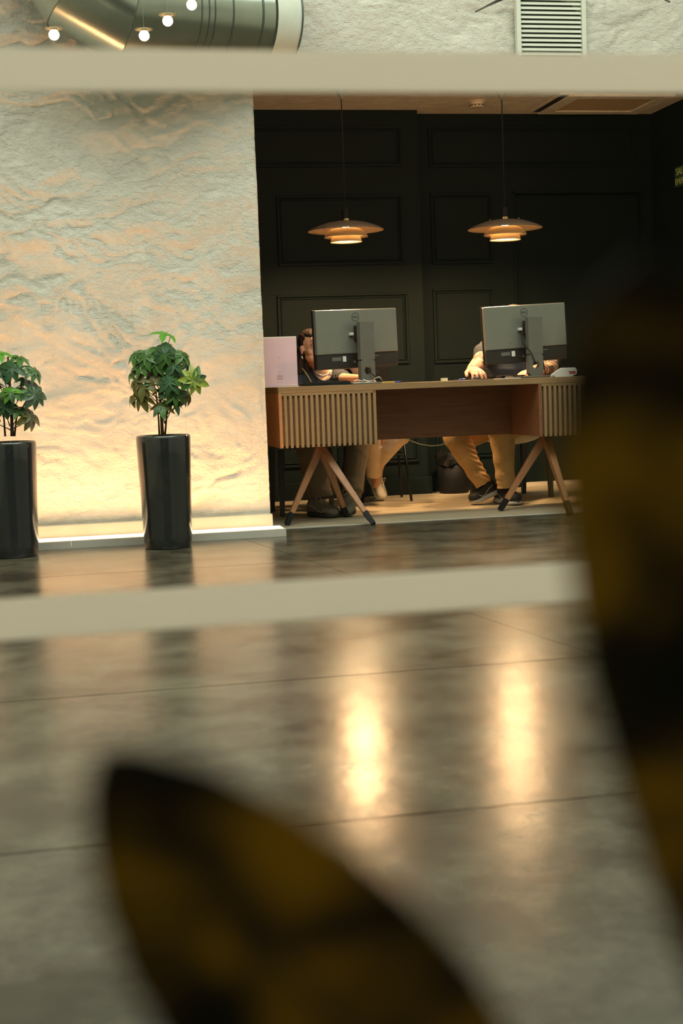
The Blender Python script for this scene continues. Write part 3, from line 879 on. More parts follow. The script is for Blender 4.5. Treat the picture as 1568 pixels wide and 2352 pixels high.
# white cord hanging under the modesty panel
o = MB().tube([P(x, y, 8.04) for x, y in ((925, 1003), (945, 1013), (965, 1020), (990, 1024), (1012, 1022), (1030, 1015), (1042, 1006), (1048, 998))], 0.0026, 8).build('loose_cable', M['cream'], smooth=True)
props(o, 'pale cord sagging under the middle of the desk', 'cable')

# ================================================================== CHAIRS, BIN
def wood_chair(name, label, loc, rz, sw, seat_m, shell=False):
    t = thing(name, label, 'chair', loc, rz)
    zs = 0.435
    if shell:
        m = MB(); 
        m.ell((0, 0.0, zs + 0.005), (0.24, 0.23, 0.105), 28, 14)
        o = m.build('seat', seat_m, t, smooth=True)
        for v in o.data.vertices:
            if v.co.z > zs: v.co.z = zs + (v.co.z - zs) * 0.1
    else:
        MB().bb(-sw / 2, sw / 2, -0.21, 0.26, zs - 0.045, zs).build('seat', seat_m, t, bevel=0.01)
    for sx in (-1, 1):
        MB().bar((sx * (sw / 2 - 0.03) * 1.02, -0.18, 0.0), (sx * (sw / 2 - 0.035), -0.17, zs - 0.05), 0.026, 0.026, 0.036, 0.036, up=(0, 1, 0)).build('leg', M['black_wood'], t, bevel=0.003)
        MB().bar((sx * (sw / 2 - 0.03) * 1.02, 0.2, 0.0), (sx * (sw / 2 - 0.035), 0.17, zs - 0.05), 0.026, 0.026, 0.036, 0.036, up=(0, 1, 0)).build('leg', M['black_wood'], t, bevel=0.003)
    if not shell:
        MB().bb(-sw / 2 + 0.02, sw / 2 - 0.02, 0.235, 0.255, zs + 0.001, 0.62).build('backrest', seat_m, t, bevel=0.008)
    return t


g = G(650, 1187)
c1 = wood_chair('black_chair', 'black square-legged chair under the woman at the left end of the desk', (1.462, 8.335, 0), 0.0, 0.42, M['black_wood'])
c2 = wood_chair('shell_chair', 'black-legged chair with a pale rounded seat under the man', (2.83, 8.62, 0), radians(8), 0.42, M['shell'], True)
st = thing('metal_stool', 'thin black metal stool behind the left monitor under the person with white shoes', 'stool', (2.10, 8.90, 0))
MB().lathe([(0.0, 0.42), (0.15, 0.42), (0.16, 0.43), (0.16, 0.445), (0.15, 0.45), (0.0, 0.45)], n=24).build('seat', M['black_wood'], st)
for dx, dy in ((0.1, -0.17), (0.12, 0.17), (-0.21, -0.13), (-0.20, 0.17)):
    MB().tube([(dx, dy, 0.0), (dx * 0.72, dy * 0.6, 0.422)], 0.0085, 8).build('leg', M['black_metal'], st, smooth=True)
MB().tube([(0.083, -0.125, 0.30), (0.096, 0.125, 0.30)], 0.005, 8).tube([(-0.158, -0.09, 0.30), (0.083, -0.125, 0.30)], 0.005, 8).build('crossbar', M['black_metal'], st)
bin_ = thing('waste_bin', 'round black waste bin with a crumpled bag against the dark wall', 'bin', (2.615, 9.2, 0))
MB().lathe([(0.0, 0.0), (0.095, 0.0), (0.1, 0.01), (0.115, 0.235), (0.111, 0.235), (0.096, 0.012), (0.0, 0.012)], n=24).build('bucket', M['black'], bin_, smooth=True)
bg = MB(); rr = random.Random(8); n = 26
for i in range(5):
    for j in range(n):
        a = 2 * pi * j / n; r = 0.117 + (0.006 if i < 2 else -0.018 * (i - 2)) + rr.uniform(-0.010, 0.010); z = [0.19, 0.235, 0.262, 0.275, 0.25][i] + rr.uniform(-0.012, 0.016)
        bg.v.append((r * cos(a), r * sin(a), z))
for i in range(4):
    for j in range(n): bg.f.append([i * n + j, i * n + (j + 1) % n, (i + 1) * n + (j + 1) % n, (i + 1) * n + j]); bg.m.append(0)
bg.build('bin_bag', M['bag'], bin_)

# ================================================================== PEOPLE
def hand(mb, wrist, direction, up, side, curl=0.5, spread=0.09, scale=1.0):
    """palm with four unequal bent fingers and a thumb; side=+1 thumb towards cross(direction,up)"""
    w = Vector(wrist); d = Vector(direction).normalized(); u = Vector(up).normalized(); s = d.cross(u).normalized() * side; u = s.cross(d).normalized() * side
    if u.dot(Vector(up)) < 0: u = -u
    k = scale
    for a in (-0.026, -0.009, 0.009, 0.026):
        mb.cap(w + s * a * 0.6 * k, 0.016 * k, w + d * 0.082 * k + s * a * k, 0.0125 * k)
    fl = [(0.030, 0.070), (0.0105, 0.080), (-0.010, 0.075), (-0.029, 0.058)]
    for i, (a, L) in enumerate(fl):
        p0 = w + d * 0.08 * k + s * a * k
        a0 = spread * (a / 0.03); an = curl * 0.5
        p = p0; ang = 0; r = 0.0092 * k
        for j, fr in enumerate((0.45, 0.32, 0.23)):
            ang += (0.25, 0.8, 0.7)[j] * curl
            dd = (d * cos(ang) - u * sin(ang) + s * a0).normalized()
            q = p + dd * L * fr * k
            mb.cap(p, r, q, r * 0.92, 10); p = q; r *= 0.92
    p0 = w + d * 0.02 * k + s * 0.024 * k; p1 = w + d * 0.052 * k + s * 0.052 * k - u * 0.008 * k; p2 = w + d * 0.082 * k + s * 0.058 * k - u * 0.018 * k
    mb.cap(p0, 0.015 * k, p1, 0.0115 * k, 10).cap(p1, 0.0108 * k, p2, 0.009 * k, 10)


def head_mesh(mb, c, R, k=1.0, female=True):
    """c = head centre, R = 3x3 (x right ear..., y forward, z up); face looks along +y"""
    def T(x, y, z): return Vector(c) + R @ (Vector((x, y, z)) * k)
    e = R.to_euler()
    def el(x, y, z, rx_, ry_, rz_, n=20, m=14): mb.ell(T(x, y, z), (rx_ * k, ry_ * k, rz_ * k), n, m, rot=e)
    el(0, -0.012, 0.028, 0.074, 0.092, 0.082)          # skull
    el(0, 0.022, -0.022, 0.062, 0.066, 0.082)          # face
    el(0, 0.040, -0.074, 0.038, 0.040, 0.034)          # jaw
    el(0, 0.070, -0.092, 0.017, 0.016, 0.014)          # chin
    for sx in (-1, 1):
        el(sx * 0.046, 0.046, -0.030, 0.020, 0.026, 0.022)   # cheekbone
        el(sx * 0.040, 0.028, -0.066, 0.020, 0.040, 0.024)   # jaw side
        el(sx * 0.031, 0.072, 0.017, 0.021, 0.014, 0.0085)   # brow ridge
        el(sx * 0.076, -0.004, -0.020, 0.008, 0.017, 0.030)  # ear
        el(sx * 0.081, -0.010, -0.008, 0.006, 0.014, 0.016)
        el(sx * 0.010, 0.091, -0.040, 0.008, 0.009, 0.007, 10, 8)
        el(sx * 0.031, 0.0745, -0.0135, 0.015, 0.010, 0.005, 12, 8)  # lower lid
        el(sx * 0.031, 0.0765, 0.0035, 0.016, 0.010, 0.005, 12, 8)   # upper lid
    mb.cap(T(0, 0.080, 0.004), 0.008 * k, T(0, 0.103, -0.034), 0.0095 * k)     # nose
    el(0, 0.083, -0.063, 0.021, 0.010, 0.006, 12, 8); el(0, 0.081, -0.073, 0.018, 0.010, 0.007, 12, 8)  # lips
    el(0, 0.062, 0.045, 0.048, 0.026, 0.035)           # forehead


def face_parts(body, c, R, k=1.0):
    def T(x, y, z): return Vector(c) + R @ (Vector((x, y, z)) * k)
    e = R.to_euler()
    for sx in (-1, 1):
        ey = MB().ell(T(sx * 0.031, 0.0725, -0.005), 0.0125 * k, 14, 10, rot=e).build('eye', M['eye_white'], body, smooth=True, world=True)
        MB().ell(T(sx * 0.031, 0.0838, -0.005), (0.0055 * k, 0.0016 * k, 0.0055 * k), 12, 8, rot=e).build('iris', M['iris'], ey, smooth=True, world=True)
        MB().tube([T(sx * 0.014, 0.0865, 0.021), T(sx * 0.028, 0.087, 0.0265), T(sx * 0.042, 0.081, 0.025), T(sx * 0.052, 0.071, 0.017)], [0.0024, 0.003, 0.0026, 0.0012], 8).build('eyebrow', M['hair'], body, smooth=True, world=True)
    MB().ell(T(0, 0.0905, -0.0635), (0.0215 * k, 0.0048 * k, 0.0036 * k), 14, 8, rot=e).ell(T(0, 0.0885, -0.0715), (0.018 * k, 0.0052 * k, 0.0048 * k), 14, 8, rot=e).build('lips', M['lips'], body, smooth=True, world=True)


def hair_cap(body, c, R, k=1.0, tail=True, grow=0.0):
    def T(x, y, z): return Vector(c) + R @ (Vector((x, y, z)) * k)
    e = R.to_euler(); m = MB()
    m.ell(T(0, -0.030, 0.034), ((0.079 + grow) * k, (0.092 + grow) * k, (0.084 + grow) * k), 24, 16, rot=e)
    m.ell(T(0, 0.012, 0.074), ((0.060 + grow) * k, (0.064 + grow) * k, (0.040 + grow) * k), 20, 12, rot=e)
    for sx in (-1, 1):
        m.ell(T(sx * 0.064, -0.024, 0.022), (0.016 * k, 0.034 * k, 0.042 * k), 14, 10, rot=e)
    if tail:
        m.ell(T(0, -0.085, -0.035), (0.062 * k, 0.045 * k, 0.055 * k), 16, 12, rot=e)
        for sx in (-1, 0, 1):
            m.chain([(T(sx * 0.03, -0.075, -0.03), 0.034), (T(sx * 0.045, -0.078, -0.10), 0.030), (T(sx * 0.05, -0.07, -0.165), 0.022)])
    def wr_(w):
        return 0.0007 * np.sin(w[:, 0] * 420 + w[:, 2] * 60 + w[:, 1] * 90) + 0.0005 * np.sin(w[:, 2] * 150 + w[:, 0] * 700)
    return blob('hair', m, M['hair'], body, 0.0042, 2, wr_)


def folds(sc=1.0, amp=0.004, seed=1, zk=36):
    def f(w):
        u = w[:, 0] * 0.6 + w[:, 1] * 0.7
        a = fbm(np.abs(u * 9 * sc) + 3, np.abs(w[:, 2] * 14 * sc) + 2, seed, 3) - 0.5
        s = np.sin(w[:, 2] * zk * sc + 5 * (fbm(np.abs(u * 7) + 1, np.abs(w[:, 2] * 5) + 1, seed + 5, 2)) + u * 12)
        return amp * 1.6 * a + amp * 0.7 * s * np.clip(a * 4 + 0.6, 0, 1)
    return f


def shoe(parent, toe, heel, w, mats, name='shoe', lift_heel=0.0, lift_toe=0.0, high=0.085, hole=True, kind='plain'):
    """a lofted shoe: toe/heel are points at ground, lift raises that end"""
    toe, heel = Vector(toe), Vector(heel)
    a = Vector((heel.x, heel.y, heel.z + lift_heel)); b = Vector((toe.x, toe.y, toe.z + lift_toe))
    d = (b - a); L = d.length; d.normalize(); s = d.cross(Vector((0, 0, 1))).normalized(); u = s.cross(d).normalized()
    upper, sole, lace = mats
    ts = [0.0, 0.06, 0.16, 0.3, 0.42, 0.55, 0.68, 0.8, 0.9, 0.965, 1.0]
    hw = [0.55, 0.78, 0.84, 0.80, 0.78, 0.86, 0.98, 1.0, 0.86, 0.55, 0.18]
    ht = [0.80, 0.98, 1.0, 0.97, 0.86, 0.70, 0.55, 0.46, 0.41, 0.34, 0.2]
    n = 18
    def ring(t, hwid, z0, z1, squash=0.55):
        c = a + d * (t * L); r = []
        for j in range(n):
            an = 2 * pi * j / n
            x = cos(an) * hwid; zz = sin(an)
            z = z0 + (z1 - z0) * (0.5 + 0.5 * (abs(zz) ** squash) * (1 if zz > 0 else -1))
            if zz > 0: x *= (1 - 0.25 * zz)
            r.append(c + s * x + u * z)
        return r
    def loft(z0f, z1f, wf):
        m = MB(); vs = []
        for t, hh, tt in zip(ts, hw, ht): vs += ring(t, hh * w / 2 * wf, z0f(t, tt), z1f(t, tt))
        k = len(ts); fs = [(i * n + j, i * n + (j + 1) % n, (i + 1) * n + (j + 1) % n, (i + 1) * n + j) for i in range(k - 1) for j in range(n)]
        fs += [tuple(range(n - 1, -1, -1)), tuple((k - 1) * n + j for j in range(n))]
        return m.add(vs, fs)
    th = 0.03 if kind != 'plain' else 0.024
    so = loft(lambda t, h: 0.0 + (0.012 * max(0, (t - 0.75) / 0.25) ** 2), lambda t, h: th + (0.014 * (1 - t) if kind != 'plain' else 0.0), 1.04).build('sole', sole, parent, smooth=True, world=True)
    up = loft(lambda t, h: th * 0.6, lambda t, h: th + h * high, 0.97).build(name, upper, parent, smooth=True, world=True)
    m = MB()
    for i in range(5):
        t = 0.40 + i * 0.055; c0 = a + d * (t * L); hh = th + high * (0.90 - 0.055 * i * 1.7)
        hwid = w * 0.26
        m.tube([c0 - s * hwid + u * (hh - 0.012), c0 + u * (hh + 0.003) + d * 0.006, c0 + s * hwid + u * (hh - 0.012) + d * 0.012], 0.0022, 6)
        m.tube([c0 + s * hwid + u * (hh - 0.012), c0 + u * (hh + 0.004) + d * 0.008, c0 - s * hwid + u * (hh - 0.012) + d * 0.014], 0.0022, 6)
    c0 = a + d * (0.38 * L); hh = th + high * 0.95
    for sg in (-1, 1):
        m.tube([c0 + u * hh, c0 + s * sg * 0.02 + u * (hh + 0.018), c0 + s * sg * 0.036 + u * (hh + 0.004), c0 + s * sg * 0.026 + d * 0.02 + u * (hh - 0.012), c0 + u * hh], 0.002, 6)
    m.build('laces', lace, up, smooth=True, world=True)
    if kind == 'run':
        mm = MB()
        for sg in (-1, 1):
            mm.tube([a + d * (tt * L) + s * sg * (hwd * w / 2 * 0.97 + 0.0005) + u * zz for tt, hwd, zz in ((0.12, 0.82, 0.075), (0.3, 0.80, 0.062), (0.48, 0.80, 0.038), (0.62, 0.9, 0.033), (0.72, 0.96, 0.05))], 0.002, 6)
        mm.build('side_stripe', M['sole_white'], up, smooth=True, world=True)
    return up


def rot_head(yaw, pitch, roll=0):
    """face direction: yaw from -Y (towards the window), positive turns towards +X"""
    return (Euler((0, 0, pi + yaw)).to_matrix() @ Euler((pitch, roll, 0)).to_matrix())


# ---------- woman at the left end
def scoop(o, cx, cz, rx, rz, ymax):
    """open the neckline of a shirt: take away its front where the neck shows"""
    bm = bmesh.new(); bm.from_mesh(o.data); off = wloc(o)
    kill = [f for f in bm.faces if ((f.calc_center_median().x + off.x - cx) / rx) ** 2 + ((f.calc_center_median().z + off.z - cz) / rz) ** 2 < 1 and f.calc_center_median().y + off.y < ymax]
    bmesh.ops.delete(bm, geom=kill, context='FACES'); bm.to_mesh(o.data); bm.free()


def cuffed(q, knee, rk, ankle, ra, mid=None):
    k, a_ = Vector(knee), Vector(ankle)
    pts = [k + (k - a_).normalized() * 0.02, k.lerp(a_, 0.25), k.lerp(a_, 0.6), a_]
    if mid is not None: pts[2] = Vector(mid)
    q.ell(k, rk * 1.02, 16, 10)
    q.tube(pts, [rk, rk * 0.75 + ra * 0.25, rk * 0.3 + ra * 0.7, ra], 18)


def woman():
    t = thing('person', 'woman with tied dark hair in a slate t-shirt sitting behind the pink card', 'person', (1.45, 8.5, 0))
    hc = P(717, 797, 8.45); R = rot_head(radians(20), radians(-4))
    b = MB()
    head_mesh(b, hc, R, 0.93)
    nb = Vector((1.605, 8.51, 0.835)); chest = Vector((1.61, 8.55, 0.745)); belly = Vector((1.56, 8.56, 0.60)); pel = Vector((1.47, 8.50, 0.52))
    b.cap(nb, 0.050, hc + Vector((0.0, 0.03, -0.03)), 0.047)
    b.ell(chest, (0.145, 0.09, 0.13)); b.ell(belly, (0.13, 0.1, 0.13)); b.ell(pel, (0.165, 0.13, 0.1))
    shR = Vector((1.485, 8.55, 0.80)); shL = Vector((1.725, 8.51, 0.795))
    b.cap(nb + Vector((0, .02, 0)), 0.045, shR, 0.045).cap(nb + Vector((0, .02, 0)), 0.045, shL, 0.045)
    eL = P(790, 878, 8.26); wL = P(832, 874, 8.04)
    eL = Vector((eL.x, 8.26, 0.785)); wL = Vector((wL.x, 8.04, 0.781))
    b.chain([(shL, 0.045), (eL, 0.034), (wL, 0.024)])
    hand(b, wL, (0.35, -1, -0.12), (0, 0, 1), 1, 0.3, scale=0.8)
    eR = Vector((1.385, 8.42, 0.69)); wR = Vector((1.46, 8.27, 0.60))
    b.chain([(shR, 0.045), (eR, 0.036), (wR, 0.026)])
    hand(b, wR, (0.4, -0.6, -0.2), (0, 0, 1), -1, 0.5, scale=0.8)
    hipA, hipB = Vector((1.40, 8.47, 0.505)), Vector((1.54, 8.47, 0.505))
    f1h, f1t = G(722, 1186), G(776, 1190)
    kA = P(708, 1045, 8.14); kA = Vector((kA.x, 8.14, 0.425)); aA = Vector((f1h.x + 0.045, f1h.y + 0.01, 0.085))
    kB = Vector((P(822, 1040, 8.2).x, 8.2, 0.44)); aB = Vector((P(808, 1140, 8.08).x, 8.08, 0.13))
    for h, k_, a_ in ((hipA, kA, aA), (hipB, kB, aB)):
        b.chain([(h, 0.085), (k_, 0.055), (a_, 0.03)])
    body = blob('body', b, M['skin'], t, 0.0045, 3)
    face_parts(body, hc, R, 0.93)
    hair_cap(body, hc, R, 0.93)
    c = MB()
    c.ell(chest + Vector((0, 0.0, 0.0)), (0.160, 0.105, 0.135)).ell(belly, (0.145, 0.115, 0.13))
    c.cap(nb + Vector((-0.03, .025, -0.005)), 0.052, shR, 0.057).cap(nb + Vector((0.03, .02, -0.005)), 0.052, shL, 0.057)
    c.cap(shL, 0.057, shL.lerp(eL, 0.80), 0.052).cap(shR, 0.057, shR.lerp(eR, 0.8), 0.054)
    o = blob('t_shirt', c, M['tee'], body, 0.005, 2, folds(1.3, 0.005, 9, 30))
    scoop(o, nb.x + 0.005, 0.865, 0.062, 0.088, 8.56)
    yf = lambda x, z: 8.433 + 0.55 * abs(x - nb.x) ** 1.3 + 0.45 * max(0, z - 0.79)
    def arc(rx, rz, cz, a0=pi, a1=2 * pi, n=24):
        out = []
        for k in range(n + 1):
            an = a0 + (a1 - a0) * k / n
            x = nb.x + 0.005 + rx * cos(an); z = cz + rz * sin(an); out.append(Vector((x, yf(x, z), z)))
        return out
    MB().tube(arc(0.066, 0.092, 0.868), 0.0075, 10, flat=0.6).build('neckline', M['tee_dark'], body, smooth=True, world=True)
    MB().tube([p + Vector((0, 0.012, 0)) for p in arc(0.050, 0.046, 0.858)], 0.0022, 8).build('bead_necklace', M['pearl'], body, smooth=True, world=True)
    q = [P(693, 845, 8.475), P(699, 852, 8.45), P(707, 864, 8.435), P(718, 884, 8.425)]
    MB().tube(q, 0.0028, 8).build('lanyard', M['gold'], body, smooth=True, world=True)
    for sx in (1, -1):
        ee = Vector(hc) + R @ (Vector((sx * 0.080, -0.002, -0.050)) * 0.93)
        MB().tube([ee + Vector((0.003 * k2, -0.004, -0.006 - 0.009 * k2)) for k2 in range(3)], [0.0035, 0.0045, 0.003], 6).build('earring', M['pearl'], body, smooth=True, world=True)
    q = MB()
    q.ell(pel + Vector((0, -0.01, 0.0)), (0.18, 0.145, 0.095))
    q.cap(hipA, 0.1, kA, 0.078).cap(hipB, 0.1, kB, 0.080)
    cuffed(q, kA, 0.080, aA + Vector((-0.005, 0, 0.015)), 0.072); cuffed(q, kB, 0.082, aB + Vector((0.005, 0, 0.0)), 0.062)
    blob('trousers', q, M['olive'], body, 0.006, 2, folds(0.8, 0.008, 3, 16))
    shoe(body, f1t, f1h - Vector((0.025, 0, 0)), 0.098, (M['shoe_grey'], M['sole_dark'], M['lace_g']), kind='run', high=0.078)
    f2 = G(802, 1190)
    shoe(body, Vector((f2.x - 0.005, 7.88, 0)), Vector((aB.x, 8.13, 0)), 0.092, (M['shoe_grey'], M['sole_dark'], M['lace_g']), lift_heel=0.05, kind='run', high=0.078)
    return t


def stranger():
    t = thing('person', 'person in cream trousers and white shoes hidden behind the left monitor', 'person', (2.05, 8.85, 0))
    b = MB(); hc = Vector((1.80, 8.50, 1.03)); R = rot_head(radians(-15), radians(-14))
    head_mesh(b, hc, R, 0.95)
    neck = Vector((1.82, 8.56, 0.90)); chest = Vector((1.87, 8.66, 0.76)); belly = Vector((1.97, 8.78, 0.60)); pel = Vector((2.05, 8.87, 0.52))
    b.cap(neck + Vector((0.01, 0.02, -0.05)), 0.055, hc, 0.052)
    b.ell(chest, (0.16, 0.11, 0.14)); b.ell(belly, (0.14, 0.12, 0.14)); b.ell(pel, (0.17, 0.14, 0.1))
    sh1, sh2 = Vector((1.72, 8.62, 0.83)), Vector((2.0, 8.66, 0.82))
    b.cap(neck, 0.05, sh1, 0.05).cap(neck, 0.05, sh2, 0.05)
    e1, w1 = Vector((1.74, 8.60, 0.66)), Vector((1.86, 8.50, 0.58)); e2, w2 = Vector((2.03, 8.60, 0.64)), Vector((1.96, 8.46, 0.585))
    b.chain([(sh1, 0.05), (e1, 0.04), (w1, 0.027)]); b.chain([(sh2, 0.05), (e2, 0.04), (w2, 0.027)])
    hand(b, w1, (0.3, -1, -0.3), (0, 0, 1), -1, 0.5, scale=0.85); hand(b, w2, (-0.3, -1, -0.3), (0, 0, 1), 1, 0.5, scale=0.85)
    k1 = Vector((P(862, 1000, 8.62).x, 8.56, 0.47)); a1 = P(866, 1092, 8.72)
    k2 = P(922, 1000, 8.54); a2 = P(866, 1080, 8.80)
    b.chain([(Vector((1.99, 8.85, 0.50)), 0.085), (k1, 0.055), (a1, 0.034), (P(862, 1112, 8.78), 0.026)])
    b.chain([(Vector((2.11, 8.85, 0.50)), 0.085), (k2, 0.042), (P(880, 1056, 8.61), 0.020), (P(866, 1098, 8.80), 0.02)])
    body = blob('body', b, M['skin'], t, 0.0055, 3)
    face_parts(body, hc, R, 0.95); hair_cap(body, hc, R, 0.95)
    c = MB().ell(chest, (0.18, 0.13, 0.15)).ell(belly, (0.16, 0.14, 0.14))
    c.cap(neck + Vector((0, .03, -.05)), 0.06, sh1, 0.065).cap(neck + Vector((0, .03, -.05)), 0.06, sh2, 0.065).chain([(sh1, 0.064), (e1, 0.055), (w1.lerp(e1, 0.2), 0.042)]).chain([(sh2, 0.064), (e2, 0.055), (w2.lerp(e2, 0.2), 0.042)])
    blob('jumper', c, M['black_knit'], body, 0.008, 3, folds(1, 0.006, 4))
    q = MB().ell(pel, (0.18, 0.15, 0.1))
    q.cap(Vector((1.99, 8.85, 0.50)), 0.095, k1, 0.055)
    q.cap(Vector((2.11, 8.85, 0.50)), 0.095, k2, 0.06)
    cuffed(q, P(858, 1002, 8.56), 0.050, P(859, 1091, 8.70), 0.051)
    q.cap(P(925, 998, 8.52), 0.050, P(900, 1018, 8.56), 0.048)
    q.tube([P(912, 1008, 8.54), P(891, 1034, 8.58), P(875, 1071, 8.64)], [0.052, 0.050, 0.018], 18)
    blob('trousers', q, M['creamcloth'], body, 0.0055, 2, folds(0.9, 0.007, 11, 14))
    # raised-heel white shoe pointing at the window
    tp = G(868, 1150); hp = P(858, 1100, 8.93)
    shoe(body, Vector((tp.x + 0.010, tp.y - 0.03, 0.0)), Vector((tp.x - 0.045, 8.93, 0.0)), 0.104, (M['shoe_white'], M['sole_white'], M['lace_w']), lift_heel=0.165, high=0.055)
    shoe(body, Vector((1.90, 8.98, 0.0)), Vector((1.93, 9.20, 0.0)), 0.098, (M['shoe_white'], M['sole_white'], M['lace_w']), lift_heel=0.09, high=0.075)
    return t


def man():
    t = thing('person', 'man with tattooed arms and tan trousers leaning behind the right monitor', 'person', (2.82, 8.6, 0))
    b = MB(); hc = Vector((P(1182, 700, 8.45).x, 8.45, 1.078)); R = rot_head(radians(10), radians(-16))
    head_mesh(b, hc, R, 1.0)
    neck = Vector((hc.x + 0.005, 8.50, 0.955)); chest = Vector((2.79, 8.54, 0.82)); belly = Vector((2.82, 8.57, 0.64)); pel = Vector((2.83, 8.64, 0.52))
    b.cap(neck + Vector((0, 0.02, -0.05)), 0.062, hc, 0.058)
    b.ell(chest, (0.19, 0.12, 0.15)); b.ell(belly, (0.165, 0.13, 0.15)); b.ell(pel, (0.18, 0.15, 0.11))
    shR = P(1122, 802, 8.48); shL = P(1262, 798, 8.48)
    b.cap(neck + Vector((0, .01, -.03)), 0.06, shR, 0.06).cap(neck + Vector((0, .01, -.03)), 0.06, shL, 0.06)
    eR = P(1100, 833, 8.26); wR = P(1084, 847, 8.09)
    b.chain([(shR, 0.062), (eR, 0.047), (wR, 0.032)])
    hand(b, wR, (0.05, -1, -0.25), (0.0, -0.25, 1), 1, 0.8, spread=0.16, scale=1.08)
    eL = P(1264, 846, 8.22); eL.z = max(eL.z, 0.80); wL = P(1222, 853, 8.04); wL.z = 0.79
    b.chain([(shL, 0.062), (eL, 0.047), (wL, 0.032)])
    hand(b, wL, (-0.7, -0.7, -0.1), (0, 0, 1), 1, 0.6, scale=1.0)
    hR, hL = Vector((2.75, 8.60, 0.50)), Vector((2.92, 8.60, 0.50))
    kR = P(1048, 1006, 8.28); kL = Vector((P(1152, 1006, 8.12).x, 8.12, 0.455))
    aR = P(1106, 1100, 8.22); aL = P(1165, 1108, 8.16)
    b.chain([(hR, 0.095), (kR, 0.06), (aR, 0.04)]); b.chain([(hL, 0.095), (kL, 0.06), (aL, 0.04)])
    body = blob('body', b, M['skin'], t, 0.0045, 3)
    face_parts(body, hc, R); hair_cap(body, hc, R, 1.0, False, 0.004)
    c = MB().ell(chest + Vector((0, 0, -0.01)), (0.205, 0.135, 0.16)).ell(belly, (0.185, 0.15, 0.16))
    c.cap(neck + Vector((-.04, .03, -.06)), 0.07, shR, 0.072).cap(neck + Vector((.04, .03, -.06)), 0.07, shL, 0.072)
    c.cap(shR, 0.072, shR.lerp(eR, 0.62), 0.066).cap(shL, 0.072, shL.lerp(eL, 0.55), 0.066)
    blob('t_shirt', c, M['tee'], body, 0.006, 3, folds(1.2, 0.009, 19, 26))
    q = MB().ell(pel, (0.195, 0.16, 0.11))
    q.cap(hR, 0.11, kR, 0.082).cap(hL, 0.11, kL, 0.085)
    cuffed(q, kR, 0.080, P(1111, 1113, 8.21), 0.052, P(1080, 1063, 8.24))
    cuffed(q, kL, 0.080, P(1162, 1120, 8.14), 0.055)
    def wf(w):
        base = folds(1.0, 0.006, 23, 30)(w)
        return base + 0.003 * np.sin(w[:, 2] * 210 + w[:, 0] * 80) * np.exp(-((w[:, 0] - (kR.x + 0.055 + (kR.z - w[:, 2]) * 0.42)) / 0.04) ** 2)
    blob('trousers', q, M['tan'], body, 0.0055, 2, wf)
    # tattoos: inked patches of skin following the arm
    def inked(a_, b_, rmax, f0, f1, seed):
        me = body.data; off = wloc(body); bm = bmesh.new(); bm.from_mesh(me); bm.normal_update()
        ax = (b_ - a_); L2 = ax.length_squared; axn = ax.normalized(); x = axn.cross(Vector((0, 0, 1))).normalized(); y_ = x.cross(axn)
        vs = []; fs = []
        for f in bm.faces:
            c = f.calc_center_median() + off; u = (c - a_).dot(ax) / L2
            if not (f0 < u < f1): continue
            d = c - (a_ + ax * u)
            if d.length > rmax: continue
            an = atan2(d.dot(y_), d.dot(x)); w = u * ax.length
            v = sin(an * 2 + w * 95 + 2.2 * sin(w * 60 + seed) + 1.6 * sin(an * 3 + seed))
            if v < 0.15: continue
            k = len(vs)
            for q in f.verts: vs.append(q.co + off + q.normal * 0.0007)
            fs.append(tuple(range(k, k + len(f.verts))))
        bm.free()
        if fs: MB().add(vs, fs).build('tattoo', M['ink'], body, smooth=True, world=True)
    inked(shR, eR, 0.075, 0.55, 1.15, 1.0); inked(eR, wR, 0.06, 0.0, 0.45, 4.0); inked(shL, eL, 0.075, 0.7, 1.1, 2.0); inked(eL, wL, 0.065, -0.15, 0.7, 5.0)
    g0 = G(1082, 1160); g1_ = G(1145, 1158)
    shoe(body, Vector((g0.x, g0.y, 0)), Vector((g1_.x + 0.01, g1_.y + 0.06, 0)), 0.105, (M['shoe_black'], M['sole_white'], M['lace_b']), lift_heel=0.055, kind='run', high=0.085)
    g2 = G(1188, 1160)
    shoe(body, Vector((g2.x - 0.012, g2.y - 0.05, 0)), Vector((g2.x - 0.05, g2.y + 0.22, 0)), 0.1, (M['shoe_black'], M['sole_white'], M['lace_b']), kind='run', high=0.10)
    return t


woman(); stranger(); man()

